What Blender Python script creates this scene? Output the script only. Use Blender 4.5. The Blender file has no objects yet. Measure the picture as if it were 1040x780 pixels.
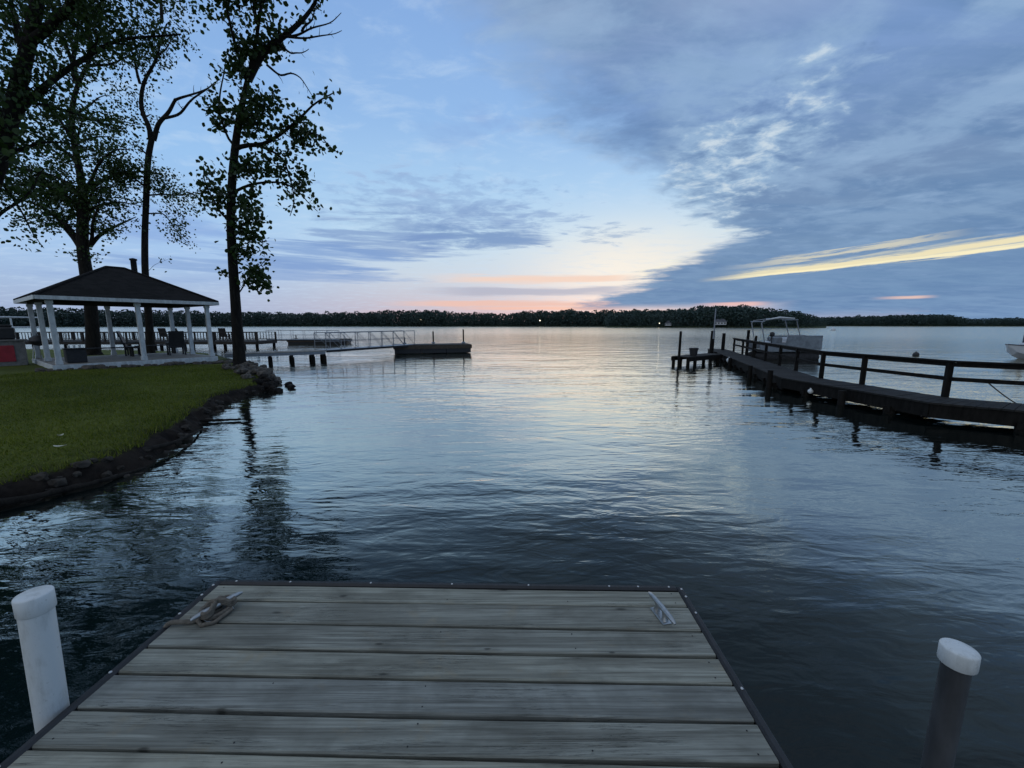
import bpy, math, random
import numpy as np

R = math.radians
SC = bpy.context.scene
COL = SC.collection
rng = np.random.default_rng(7)
random.seed(7)

# ------------------------------------------------------------------ camera
cam_data = bpy.data.cameras.new('camera')
cam = bpy.data.objects.new('camera', cam_data)
COL.objects.link(cam)
cam.location = (0, 0, 2.1)
cam.rotation_euler = (R(90 - 8.53), 0, 0)
cam_data.sensor_width = 36
cam_data.lens = 13.846
cam_data.clip_start = 0.05
cam_data.clip_end = 8000
SC.camera = cam
vs = SC.view_settings
vs.view_transform = 'Standard'
vs.look = 'None'
vs.exposure = 0.12
vs.gamma = 1.0
vs.use_curve_mapping = False
SC.cycles.use_denoising = True
SC.cycles.max_bounces = 6
SC.cycles.sample_clamp_indirect = 4


# ------------------------------------------------------------------ node helpers
def lin(r, g, b):
    f = lambda c: c / 12.92 if c <= 0.04045 else ((c + 0.055) / 1.055) ** 2.4
    return (f(r / 255), f(g / 255), f(b / 255))


class NT:
    def __init__(self, tree):
        self.t = tree
        self.n = tree.nodes
        self.l = tree.links

    def node(self, kind, **kw):
        nd = self.n.new(kind)
        for k, v in kw.items():
            setattr(nd, k, v)
        return nd

    def put(self, sock, v):
        if isinstance(v, bpy.types.NodeSocket):
            self.l.new(v, sock)
        elif v is not None:
            if isinstance(v, (tuple, list)) and len(v) == 3 and sock.type == 'RGBA':
                v = (*v, 1)
            sock.default_value = v

    def m(self, op, a, b=None, c=None, clamp=False):
        nd = self.node('ShaderNodeMath', operation=op, use_clamp=clamp)
        for i, v in enumerate((a, b, c)):
            if v is not None:
                self.put(nd.inputs[i], v)
        return nd.outputs[0]

    def add(self, a, b): return self.m('ADD', a, b)
    def sub(self, a, b): return self.m('SUBTRACT', a, b)
    def mul(self, a, b): return self.m('MULTIPLY', a, b)
    def div(self, a, b): return self.m('DIVIDE', a, b)

    def smooth(self, v, lo, hi, a=0.0, b=1.0):
        nd = self.node('ShaderNodeMapRange', interpolation_type='SMOOTHSTEP')
        self.put(nd.inputs['Value'], v)
        self.put(nd.inputs['From Min'], lo)
        self.put(nd.inputs['From Max'], hi)
        self.put(nd.inputs['To Min'], a)
        self.put(nd.inputs['To Max'], b)
        return nd.outputs[0]

    def mix(self, f, a, b, blend='MIX'):
        nd = self.node('ShaderNodeMix', data_type='RGBA', blend_type=blend)
        self.put(nd.inputs[0], f)
        self.put(nd.inputs[6], a)
        self.put(nd.inputs[7], b)
        return nd.outputs[2]

    def ramp(self, f, stops, interp='LINEAR'):
        nd = self.node('ShaderNodeValToRGB')
        cr = nd.color_ramp
        cr.interpolation = interp
        while len(cr.elements) < len(stops):
            cr.elements.new(0.5)
        for e, (p, c) in zip(cr.elements, stops):
            e.position = p
            e.color = (*c, 1) if len(c) == 3 else c
        self.put(nd.inputs[0], f)
        return nd.outputs[0]

    def noise(self, vec, scale, detail=4, rough=0.55, dist=0.0, lac=2.0, w=None):
        nd = self.node('ShaderNodeTexNoise')
        if w is not None:
            nd.noise_dimensions = '4D'
            self.put(nd.inputs['W'], w)
        self.put(nd.inputs['Vector'], vec)
        self.put(nd.inputs['Scale'], scale)
        self.put(nd.inputs['Detail'], detail)
        self.put(nd.inputs['Roughness'], rough)
        self.put(nd.inputs['Lacunarity'], lac)
        self.put(nd.inputs['Distortion'], dist)
        return nd.outputs['Fac']

    def comb(self, x, y, z):
        nd = self.node('ShaderNodeCombineXYZ')
        for i, v in enumerate((x, y, z)):
            self.put(nd.inputs[i], v)
        return nd.outputs[0]

    def sep(self, v):
        nd = self.node('ShaderNodeSeparateXYZ')
        self.put(nd.inputs[0], v)
        return nd.outputs

    def mapping(self, vec, scale=(1, 1, 1), rot=(0, 0, 0), loc=(0, 0, 0)):
        nd = self.node('ShaderNodeMapping')
        self.put(nd.inputs['Vector'], vec)
        nd.inputs['Scale'].default_value = scale
        nd.inputs['Rotation'].default_value = rot
        nd.inputs['Location'].default_value = loc
        return nd.outputs[0]


# ------------------------------------------------------------------ sky: Nishita twilight with cloud layers
SKY_STRENGTH = 0.1
SUN_ELEV, SUN_AZ = 2.0, 12.0


def build_world():
    w = bpy.data.worlds.new('World')
    SC.world = w
    w.use_nodes = True
    N = NT(w.node_tree)
    bg = w.node_tree.nodes['Background']
    bg.inputs[1].default_value = SKY_STRENGTH
    k = 1 / SKY_STRENGTH

    def L(r, g, b, s=1.0):
        return tuple(c * k * s for c in lin(r, g, b))

    st = N.node('ShaderNodeTexSky', sky_type='NISHITA', sun_disc=False)
    st.sun_elevation = R(SUN_ELEV)
    st.sun_rotation = R(SUN_AZ)
    st.ozone_density = 3.0
    st.dust_density = 0.6
    tc = N.node('ShaderNodeTexCoord')
    d = tc.outputs['Generated']
    x, y, z = N.sep(d)
    DEG = 180 / math.pi
    az = N.mul(N.m('ARCTAN2', x, y), DEG)
    el = N.mul(N.m('ARCSINE', z), DEG)
    elp = N.m('MAXIMUM', el, 0.0)
    # cloud deck coordinates: direction projected on a horizontal layer
    zz = N.add(N.m('MAXIMUM', z, 0.0), 0.10)
    P = N.comb(N.div(x, zz), N.div(y, zz), 0.0)
    n_big = N.noise(P, 0.8, 5, 0.55)
    n_med = N.noise(P, 2.2, 6, 0.6, 0.3)
    n_fine = N.noise(N.mapping(P, (1.0, 1.6, 1), (0, 0, R(-25))), 5.0, 6, 0.62, 0.4)
    n_mid2 = N.noise(N.mapping(P, (0.7, 1.5, 1), (0, 0, R(12)), (4, 2, 0)), 2.4, 7, 0.66, 0.5)
    n_cell = N.noise(N.mapping(P, (1.0, 1.15, 1), (0, 0, R(-30))), 7.5, 6, 0.60, 0.25)
    streak = N.noise(N.mapping(P, (0.55, 1.9, 1), (0, 0, R(28))), 1.9, 6, 0.6, 0.5)
    A = N.comb(N.mul(az, 0.02), N.mul(el, 0.16), 0.0)        # long flat streaks low in the sky
    n_low = N.noise(A, 2.2, 5, 0.6, 0.2)
    n_fray = N.noise(N.comb(N.mul(az, 0.055), N.sub(N.mul(el, 0.9), N.mul(az, 0.055)), 7.0), 2.6, 8, 0.72, 0.35)
    n_low2 = N.noise(N.comb(N.mul(az, 0.03), N.mul(el, 0.5), 3.0), 2.5, 6, 0.62, 0.2)

    # pale veil over the blue
    veil = N.ramp(N.div(elp, 90.0), [
        (0.0, L(180, 176, 200)), (0.03, L(194, 188, 206)), (0.075, L(200, 211, 224)),
        (0.13, L(192, 220, 238)), (0.20, L(170, 206, 238)), (0.28, L(148, 187, 232)),
        (0.40, L(134, 172, 224)), (0.55, L(150, 170, 202)), (1.0, L(158, 170, 190))])
    left = N.ramp(N.div(elp, 90.0), [
        (0.0, L(150, 170, 208)), (0.03, L(164, 184, 218)), (0.08, L(166, 197, 234)), (0.2, L(154, 195, 238)),
        (0.28, L(142, 182, 231)), (0.40, L(130, 168, 220)), (0.55, L(150, 170, 202)), (1.0, L(158, 170, 190))])
    c = N.mix(N.smooth(az, -42.0, -12.0), left, veil)
    # brighter grey sky behind the camera, added to light the faces turned to it
    back = N.smooth(N.m('ABSOLUTE', az), 70.0, 150.0)
    c = N.mix(N.mul(back, 0.9), c, L(200, 203, 206))
    # warm pale opening above the sunset
    g = N.m('POWER', 2.718, N.mul(-1.0, N.add(N.m('POWER', N.div(N.sub(az, 17.0), 13.5), 2.0), N.m('POWER', N.div(N.sub(el, 8.2), 5.0), 2.0))))
    c = N.mix(N.mul(g, 0.9), c, L(238, 234, 222))
    # the clear atmosphere behind the veil
    c = N.mix(0.12, c, N.mix(1.0, st.outputs[0], (2.2, 2.2, 2.6), 'MULTIPLY'))

    soft = N.mul(N.sub(n_med, 0.5), 0.12)
    c = N.mix(N.smooth(N.add(n_fine, soft), 0.45, 0.75, 0.0, 0.35), c, L(196, 216, 236))

    # peach bands low over the far shore
    def band(a0, a1, e0, wdt, col, amt, slope=0.0, nz=n_low2, soft_a=6.0, fr=2.0):
        ee = N.sub(el, N.add(e0, N.mul(N.sub(az, a0), slope)))
        ee = N.add(ee, N.mul(N.sub(nz, 0.5), wdt * fr))
        f = N.m('SUBTRACT', 1.0, N.m('ABSOLUTE', N.div(ee, wdt)), clamp=True)
        f = N.smooth(f, 0.0, 0.75)
        f = N.mul(f, N.smooth(az, a0 - soft_a, a0 + soft_a))
        f = N.mul(f, N.smooth(az, a1 + soft_a * 0.6, a1 - soft_a * 0.6))
        f = N.mul(f, amt)
        nonlocal c
        c = N.mix(f, c, col)
        return f

    band(-22, 15, 1.0, 1.2, L(216, 178, 182), 0.55)
    band(-14, 16, 2.9, 0.55, L(232, 188, 172), 0.85)
    band(-6, 15, 2.3, 0.35, L(244, 184, 156), 0.65)
    band(-8, 16, 6.4, 0.7, L(238, 204, 184), 0.8)
    band(-10, 16, 4.7, 0.8, L(170, 172, 190), 0.75)

    # blue-grey patches left of centre
    def blob(a0, e0, wa, we, thr, amt, col, nz=None):
        q = N.add(N.m('POWER', N.div(N.sub(az, a0), wa), 2.0), N.m('POWER', N.div(N.sub(el, e0), we), 2.0))
        nz = nz or n_med
        f = N.add(N.sub(1.0, q), N.mul(N.sub(nz, 0.5), 4.2))
        f = N.smooth(f, thr, thr + 0.9)
        f = N.mul(f, amt)
        nonlocal c
        c = N.mix(f, c, col)

    blob(-9, 16.0, 19, 4.6, 0.35, 0.50, L(134, 163, 205), n_cell)
    blob(2, 14.0, 13, 3.2, 0.55, 0.55, L(128, 156, 198), n_fine)
    blob(-8.5, 12.9, 18, 4.0, 0.25, 0.66, L(122, 150, 194), n_mid2)
    blob(-5, 11.8, 12, 2.3, 0.2, 0.68, L(114, 144, 188), n_mid2)
    blob(-17, 10.6, 12, 2.0, 0.05, 0.70, L(120, 148, 194), n_low2)
    blob(-25, 8.6, 13, 2.4, 0.15, 0.75, L(122, 154, 202), n_low2)
    blob(-30, 6.6, 16, 1.5, 0.20, 0.6, L(124, 154, 202), n_low2)
    blob(13, 12.0, 7, 1.8, 0.60, 0.6, L(140, 164, 196), n_fine)
    blob(-42, 11.0, 12, 6.0, 0.6, 0.65, L(128, 160, 212), n_low)
    blob(-36, 5.0, 16, 1.4, 0.5, 0.5, L(134, 160, 206), n_low)
    blob(-14, 18.0, 14, 4.0, 0.75, 0.5, L(136, 162, 204), n_fine)
    blob(-4, 24.0, 13, 6.0, 0.75, 0.45, L(128, 158, 208), n_med)
    blob(17, 9.8, 7, 1.6, 0.75, 0.6, L(150, 166, 192), n_low2)

    # the great bank of cloud on the right
    def halfplane(p, q):
        (a0, e0), (a1, e1) = p, q
        dx, dy = a1 - a0, e1 - e0
        ln = math.hypot(dx, dy)
        return N.add(N.mul(N.sub(az, a0), -dy / ln), N.mul(N.sub(el, e0), dx / ln))   # left of p->q is positive
    wob = N.add(N.mul(N.sub(n_med, 0.5), 9.0), N.mul(N.sub(n_fine, 0.5), 6.0))
    wob_up = N.add(N.mul(N.sub(n_big, 0.5), 24.0), N.mul(N.sub(n_mid2, 0.5), 16.0))
    s1 = halfplane((-2.0, 31.0), (29.0, 10.4))                # above-right of the upper edge
    s1 = N.add(s1, N.add(N.mul(wob, 1.0), N.mul(wob_up, N.smooth(el, 14.0, 34.0))))
    s2 = halfplane((12.5, 3.6), (29.5, 11.4))                 # below-right of the lower edge
    s2 = N.add(N.mul(-1.0, s2), N.add(N.mul(wob, 0.35), N.mul(N.sub(n_low2, 0.5), 5.0)))
    e1 = N.smooth(el, 10.0, 36.0, 1.8, 9.0)
    m1 = N.smooth(N.div(s1, e1), -0.5, 1.0)
    m2 = N.mul(N.smooth(s2, -0.8, 1.5), N.smooth(el, 1.6, 3.0))
    bank = N.m('MAXIMUM', m1, m2)
    right = N.smooth(az, 10.0, 26.0)
    bank = N.m('MAXIMUM', bank, N.mul(N.smooth(az, 29.0, 36.0), N.smooth(el, -1.0, 2.0)))
    body = N.ramp(N.div(elp, 60.0), [
        (0.0, L(114, 146, 184)), (0.06, L(102, 136, 174)), (0.14, L(107, 138, 174)), (0.26, L(109, 136, 173)),
        (0.45, L(120, 150, 196)), (0.60, L(146, 164, 194)), (1.0, L(158, 170, 190))])
    dark = N.smooth(N.add(N.mul(streak, 0.6), N.mul(n_big, 0.4)), 0.40, 0.62)
    body = N.mix(N.mul(dark, 0.75), body, L(90, 124, 166))
    lump = N.smooth(N.add(N.mul(n_med, 0.6), N.mul(n_mid2, 0.4)), 0.44, 0.60)
    body = N.mix(N.mul(lump, N.smooth(el, 4.0, 18.0, 0.15, 0.6)), body, L(146, 175, 206))
    lightw = N.smooth(N.add(N.mul(n_fine, 0.55), N.mul(streak, 0.45)), 0.50, 0.68)
    body = N.mix(N.mul(lightw, N.smooth(el, 4.0, 16.0, 0.2, 0.6)), body, L(146, 173, 205))
    # heavier lobes along the upper edge
    ql = N.add(N.m('POWER', N.div(N.sub(az, N.add(12.0, N.mul(N.sub(24.5, el), 0.8))), 9.0), 2.0), N.m('POWER', N.div(N.sub(el, 24.5), 6.5), 2.0))
    lobes = N.add(N.sub(1.0, N.m('MINIMUM', ql, 3.0)), N.mul(N.sub(n_mid2, 0.5), 5.0))
    body = N.mix(N.smooth(lobes, 0.1, 1.5, 0.0, 0.75), body, L(92, 124, 170))
    # broken, brighter tufts in the middle of the bank
    qq = N.add(N.m('POWER', N.div(N.sub(N.sub(az, 27.0), N.mul(N.sub(el, 18.5), 0.9)), 9.0), 2.0), N.m('POWER', N.div(N.sub(el, 18.5), 8.0), 2.0))
    qs = N.m('MINIMUM', qq, 3.0)
    tuft = N.add(N.sub(0.9, qs), N.mul(N.sub(N.add(N.mul(n_cell, 0.65), N.mul(n_fine, 0.35)), 0.5), 7.0))
    body = N.mix(N.smooth(tuft, -0.5, 1.4, 0.0, 0.75), body, L(158, 186, 212))
    tuft2 = N.add(N.sub(0.6, qs), N.mul(N.sub(n_cell, 0.5), 8.0))
    body = N.mix(N.smooth(tuft2, 0.2, 1.9, 0.0, 0.8), body, L(204, 216, 224))
    shade = N.add(N.sub(0.7, N.mul(qs, 0.6)), N.mul(N.sub(0.5, n_cell), 7.0))
    body = N.mix(N.smooth(shade, 0.5, 2.0, 0.0, 0.5), body, L(96, 124, 164))
    c = N.mix(N.mul(bank, 0.96), c, body)

    # pale rim where the bank meets the opening
    rim = N.mul(N.smooth(s2, -1.3, -0.4), N.smooth(s2, 0.5, -0.2))
    rim = N.mul(rim, N.mul(N.smooth(az, 15.0, 22.0), N.smooth(az, 30.5, 27.5)))
    rim = N.mul(rim, N.smooth(el, 12.0, 10.5))
    rim = N.mul(rim, N.smooth(N.add(n_low2, N.mul(n_fine, 0.5)), 0.66, 0.86))
    c = N.mix(N.mul(rim, 0.8), c, L(250, 242, 214))

    # yellow gap between the cloud layers
    band(30, 75, 6.15, 0.7, L(190, 194, 186), 0.75, 0.055, n_fray, 5.0, 3.6)
    band(31, 46, 7.2, 0.42, L(214, 209, 186), 0.75, 0.075, n_fray, 5.0, 4.5)
    band(29, 72, 5.95, 0.40, L(234, 222, 182), 0.9, 0.062, n_fray, 5.0, 4.0)
    band(29, 58, 5.75, 0.22, L(250, 238, 194), 0.85, 0.050, n_fray, 5.0, 4.0)
    band(26, 32, 2.6, 0.35, L(238, 190, 180), 0.8, 0.0, n_low2, 2.5)
    band(43, 46, 2.75, 0.2, L(234, 196, 180), 0.8, 0.0, n_low2, 1.6)

    N.l.new(c, bg.inputs[0])


build_world()

sun_data = bpy.data.lights.new('sun', 'SUN')
sun = bpy.data.objects.new('sun', sun_data)
COL.objects.link(sun)
sun_data.energy = 0.05            # dusk: the sun is behind the cloud at the far shore
sun_data.angle = R(40)
sun_data.color = (1.0, 0.82, 0.66)
sun.rotation_euler = (R(90 - SUN_ELEV), 0, R(180 - SUN_AZ))


# ------------------------------------------------------------------ materials
def material(name):
    m = bpy.data.materials.new(name)
    m.use_nodes = True
    N = NT(m.node_tree)
    b = m.node_tree.nodes['Principled BSDF']
    return m, N, b


def obj_co(N):
    return N.node('ShaderNodeTexCoord').outputs['Object']


def world_co(N):
    return N.node('ShaderNodeNewGeometry').outputs['Position']


def bump(N, b, h, strength=0.5, dist=0.01):
    nd = N.node('ShaderNodeBump')
    nd.inputs['Strength'].default_value = strength
    nd.inputs['Distance'].default_value = dist
    N.put(nd.inputs['Height'], h)
    N.put(b.inputs['Normal'], nd.outputs[0])


def simple(name, col, rough=0.7, var=0.25, scale=6.0, metal=0.0, bmp=0.3, bdist=0.006, stretch=(1, 1, 1)):
    m, N, b = material(name)
    v = N.mapping(world_co(N), stretch)
    n = N.noise(v, scale, 5, 0.6)
    lo = tuple(c * (1 - var) for c in col)
    hi = tuple(min(1, c * (1 + var)) for c in col)
    N.put(b.inputs['Base Color'], N.ramp(n, [(0.3, lo), (0.7, hi)]))
    N.put(b.inputs['Roughness'], rough)
    N.put(b.inputs['Metallic'], metal)
    if rough > 0.7: b.inputs['Specular IOR Level'].default_value = 0.12
    if bmp:
        bump(N, b, n, bmp, bdist)
    return m


def deck_wood(name, base, dark, grey, rough=0.75, axis_rot=0.0, scale=1.0):
    """weathered planks: tone per plank, long grain, knots, stains"""
    m, N, b = material(name)
    isl = N.node('ShaderNodeNewGeometry').outputs['Random Per Island']
    p = N.mapping(world_co(N), (1, 1, 1), (0, 0, axis_rot))
    px, py, pz = N.sep(p)
    off = N.mul(isl, 37.0)
    v = N.comb(N.add(px, off), py, N.add(pz, off))
    grain = N.noise(N.mapping(v, (0.8 * scale, 52 * scale, 52 * scale)), 1.7, 8, 0.68, 0.5)
    fine = N.noise(N.mapping(v, (5 * scale, 160 * scale, 160 * scale)), 1.5, 4, 0.6)
    warp = N.noise(N.mapping(v, (1.5, 7, 7)), 1.4, 3, 0.5)
    stain = N.noise(N.mapping(v, (1.0, 1.6, 1.6)), 1.9, 5, 0.62, 0.3)
    c = N.mix(N.smooth(grain, 0.28, 0.66), dark, base)
    c = N.mix(N.smooth(fine, 0.35, 0.75, 0.0, 0.35), c, grey)
    # flat-sawn arches in the grain
    wv = N.node('ShaderNodeTexWave', wave_type='RINGS', rings_direction='X')
    N.put(wv.inputs['Vector'], N.mapping(v, (0.35, 5.2, 5.2)))
    wv.inputs['Scale'].default_value = 2.6
    wv.inputs['Distortion'].default_value = 6.0
    wv.inputs['Detail'].default_value = 1.8
    wv.inputs['Detail Scale'].default_value = 1.4
    c = N.mix(N.mul(N.smooth(wv.outputs['Fac'], 0.55, 0.95), 0.42), c, tuple(d * 0.8 for d in dark))
    blotch = N.noise(N.mapping(v, (2.2, 3.0, 3.0), loc=(3, 1, 0)), 2.2, 5, 0.65)
    c = N.mix(N.smooth(blotch, 0.56, 0.72, 0.0, 0.5), c, (base[0] * 0.85, base[1] * 0.72, base[2] * 0.58))
    c = N.mix(N.smooth(stain, 0.42, 0.68, 0.0, 0.55), c, tuple(d * 0.75 for d in dark))
    # per plank tint
    tint = N.ramp(isl, [(0.0, (0.76, 0.78, 0.80)), (0.35, (1.08, 1.07, 1.0)), (0.7, (0.88, 0.90, 0.92)), (1.0, (1.15, 1.12, 1.02))])
    c = N.mix(1.0, c, tint, 'MULTIPLY')
    # knots
    vo = N.node('ShaderNodeTexVoronoi', feature='F1', voronoi_dimensions='2D')
    kv = N.comb(N.add(N.mul(px, 2.2), off), N.add(N.mul(py, 6.4), N.mul(warp, 0.3)), 0.0)
    N.put(vo.inputs['Vector'], kv)
    vo.inputs['Scale'].default_value = 1.0
    rr, gg, bb = N.sep(vo.outputs['Color'])
    kn = N.mul(N.smooth(N.add(vo.outputs['Distance'], N.mul(N.sub(fine, 0.5), 0.05)), N.add(0.03, N.mul(gg, 0.07)), 0.015), N.m('GREATER_THAN', rr, 0.50))
    halo = N.mul(N.smooth(vo.outputs['Distance'], 0.24, 0.07), N.m('GREATER_THAN', rr, 0.50))
    c = N.mix(N.mul(halo, N.smooth(grain, 0.3, 0.6, 0.55, 0.15)), c, tuple(d * 0.8 for d in dark))
    c = N.mix(N.mul(kn, 0.8), c, tuple(d * 0.35 for d in dark))
    # checks (long fine cracks)
    ck = N.noise(N.mapping(v, (0.8, 46, 46)), 1.3, 5, 0.7, 1.2)
    crack = N.smooth(N.m('ABSOLUTE', N.sub(ck, 0.5)), 0.012, 0.0)
    crack = N.mul(crack, N.smooth(warp, 0.5, 0.62))
    c = N.mix(N.mul(crack, 0.85), c, tuple(d * 0.25 for d in dark))
    N.put(b.inputs['Base Color'], c)
    b.inputs['Specular IOR Level'].default_value = 0.22
    N.put(b.inputs['Roughness'], N.smooth(grain, 0.2, 0.8, rough + 0.1, rough - 0.12))
    h = N.sub(N.add(N.mul(grain, 0.6), N.mul(fine, 0.25)), N.mul(crack, 0.9))
    bump(N, b, h, 0.55, 0.004)
    return m


M = {}
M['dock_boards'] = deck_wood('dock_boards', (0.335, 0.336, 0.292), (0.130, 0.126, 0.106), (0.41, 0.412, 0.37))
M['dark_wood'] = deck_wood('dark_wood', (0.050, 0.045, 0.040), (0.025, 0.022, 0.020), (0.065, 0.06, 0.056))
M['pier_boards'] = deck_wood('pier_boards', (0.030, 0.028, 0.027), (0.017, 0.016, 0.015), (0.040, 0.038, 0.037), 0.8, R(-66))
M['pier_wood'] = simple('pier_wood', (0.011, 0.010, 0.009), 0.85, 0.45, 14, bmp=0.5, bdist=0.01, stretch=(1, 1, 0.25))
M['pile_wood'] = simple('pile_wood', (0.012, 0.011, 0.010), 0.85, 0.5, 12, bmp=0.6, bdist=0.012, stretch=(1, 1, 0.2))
M['rubber'] = simple('rubber', (0.018, 0.018, 0.019), 0.55, 0.3, 20, bmp=0.2)
M['pvc'] = simple('pvc', (0.64, 0.66, 0.65), 0.45, 0.20, 11, bmp=0.2, bdist=0.003, stretch=(1, 1, .35))
def pvc_grime():
    m, N, b = material('pvc_grimy')
    p = world_co(N)
    px, py, pz = N.sep(p)
    n = N.noise(N.mapping(p, (1, 1, .3)), 16, 6, .68)
    s_ = N.noise(p, 38, 4, .7)
    c = N.mix(N.smooth(n, .46, .68, 0, .55), (0.66, 0.68, 0.67), (0.40, 0.41, 0.38))
    c = N.mix(N.smooth(s_, .62, .74, 0, .5), c, (0.26, 0.25, 0.22))
    N.put(b.inputs['Base Color'], c)
    N.put(b.inputs['Roughness'], N.smooth(n, .3, .7, .38, .6))
    bump(N, b, N.add(n, s_), .15, .002)
    return m


M['brown_wood'] = simple('brown_wood', (0.075, 0.060, 0.045), 0.85, 0.4, 12, bmp=0.4, bdist=0.01)
M['pvc_grimy'] = pvc_grime()
M['pvc_black'] = simple('pvc_black', (0.060, 0.062, 0.065), 0.55, 0.45, 9, bmp=0.3, stretch=(1, 1, .3))
M['steel'] = simple('steel', (0.42, 0.43, 0.43), 0.38, 0.2, 30, metal=0.9, bmp=0.15)
M['bolt'] = simple('bolt', (0.55, 0.55, 0.54), 0.35, 0.1, 40, metal=0.85, bmp=0.0)
M['aluminium'] = simple('aluminium', (0.24, 0.25, 0.27), 0.45, 0.15, 12, metal=0.6, bmp=0.1)
M['white_paint'] = simple('white_paint', (0.62, 0.64, 0.64), 0.6, 0.22, 9, bmp=0.25, stretch=(1, 1, 0.4))
M['gazebo_floor'] = deck_wood('gazebo_floor', (0.36, 0.33, 0.30), (0.22, 0.20, 0.18), (0.42, 0.40, 0.38), 0.8, R(-34))
M['rope'] = simple('rope', (0.15, 0.13, 0.105), 0.9, 0.35, 60, bmp=0.6, bdist=0.004)
M['black'] = simple('black', (0.02, 0.02, 0.022), 0.6, 0.4, 10, bmp=0.2)
M['charcoal'] = simple('charcoal', (0.035, 0.035, 0.037), 0.8, 0.3, 8, bmp=0.3)
M['red_paint'] = simple('red_paint', (0.36, 0.022, 0.035), 0.55, 0.2, 6, bmp=0.1)
M['grey_block'] = simple('grey_block', (0.22, 0.21, 0.20), 0.85, 0.25, 9, bmp=0.5, bdist=0.01)
M['hull'] = simple('hull', (0.55, 0.56, 0.57), 0.3, 0.06, 3, bmp=0.0)
M['boat_panel'] = simple('boat_panel', (0.17, 0.19, 0.21), 0.4, 0.35, 3.0, bmp=0.1)
M['navy'] = simple('navy', (0.03, 0.035, 0.06), 0.5, 0.2, 6, bmp=0.0)
M['orange'] = simple('orange', (0.35, 0.10, 0.05), 0.5, 0.15, 6, bmp=0.0)
M['stone'] = simple('stone', (0.11, 0.095, 0.08), 0.9, 0.55, 7, bmp=0.8, bdist=0.03)
M['bank_stone'] = simple('bank_stone', (0.045, 0.039, 0.033), 0.85, 0.7, 5, bmp=0.8, bdist=0.03)
M['dark_stone'] = simple('dark_stone', (0.022, 0.019, 0.017), 0.85, 0.6, 6, bmp=0.8, bdist=0.03)
M['paper'] = simple('paper', (0.6, 0.58, 0.48), 0.8, 0.2, 20, bmp=0.1)
M['house_wall'] = simple('house_wall', (0.42, 0.43, 0.44), 0.7, 0.05, 1, bmp=0.0)
M['house_roof'] = simple('house_roof', (0.10, 0.10, 0.11), 0.85, 0.2, 1, bmp=0.0)
M['window_dark'] = simple('window_dark', (0.03, 0.035, 0.04), 0.1, 0.1, 1, bmp=0.0)


def shingle_mat():
    m, N, b = material('shingles')
    p = world_co(N)
    n = N.noise(p, 9, 5, 0.65)
    px, py, pz = N.sep(p)
    rows = N.m('FRACT', N.mul(pz, 13.0))
    vo = N.node('ShaderNodeTexVoronoi', feature='F1')
    N.put(vo.inputs['Vector'], N.mapping(p, (3.2, 3.2, 13)))
    vo.inputs['Scale'].default_value = 1.0
    r, g, bb = N.sep(vo.outputs['Color'])
    c = N.mix(r, (0.008, 0.008, 0.008), (0.018, 0.017, 0.017))
    c = N.mix(N.smooth(n, 0.4, 0.7, 0.0, 0.5), c, (0.022, 0.020, 0.020))
    N.put(b.inputs['Base Color'], c)
    N.put(b.inputs['Roughness'], 0.95)
    b.inputs['Specular IOR Level'].default_value = 0.2
    bump(N, b, N.add(rows, N.mul(n, 0.6)), 0.6, 0.015)
    return m


def bark_mat(name, a, bcol):
    m, N, b = material(name)
    p = world_co(N)
    v = N.mapping(p, (1, 1, 0.22))
    n = N.noise(v, 9, 7, 0.7, 0.8)
    N.put(b.inputs['Base Color'], N.ramp(n, [(0.35, a), (0.65, bcol)]))
    N.put(b.inputs['Roughness'], 0.95)
    b.inputs['Specular IOR Level'].default_value = 0.2
    bump(N, b, n, 0.9, 0.04)
    return m


def leaf_mat(name, a, bcol, trans=0.35, cs=0.9):
    m, N, b = material(name)
    isl = N.node('ShaderNodeNewGeometry').outputs['Random Per Island']
    clump = N.noise(world_co(N), cs, 3, 0.5)
    t = N.add(N.mul(isl, 0.6), N.mul(clump, 0.5))
    c = N.ramp(t, [(0.2, a), (0.85, bcol)])
    N.put(b.inputs['Base Color'], c)
    N.put(b.inputs['Roughness'], 0.6)
    b.inputs['Specular IOR Level'].default_value = 0.3
    tr = N.node('ShaderNodeBsdfTranslucent')
    N.put(tr.inputs['Color'], N.mix(1.0, c, (0.9, 1.15, 0.4), 'MULTIPLY'))
    ms = N.node('ShaderNodeMixShader')
    ms.inputs[0].default_value = trans
    N.l.new(b.outputs[0], ms.inputs[1])
    N.l.new(tr.outputs[0], ms.inputs[2])
    out = m.node_tree.nodes['Material Output']
    N.l.new(ms.outputs[0], out.inputs['Surface'])
    return m


M['shingles'] = shingle_mat()
M['bark'] = bark_mat('bark', (0.008, 0.007, 0.006), (0.028, 0.024, 0.020))
M['leaf'] = leaf_mat('leaf', (0.018, 0.034, 0.012), (0.056, 0.092, 0.030), 0.35)
M['leaf_round'] = leaf_mat('leaf_round', (0.018, 0.034, 0.012), (0.054, 0.088, 0.028), 0.3)
M['far_leaf'] = leaf_mat('far_leaf', (0.018, 0.036, 0.036), (0.050, 0.078, 0.066), 0.1, 0.06)  # haze over the far woods is put into this blue-green leaf colour
M['grass_blade'] = leaf_mat('grass_blade', (0.055, 0.078, 0.010), (0.190, 0.195, 0.028), 0.35, 0.55)


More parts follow.
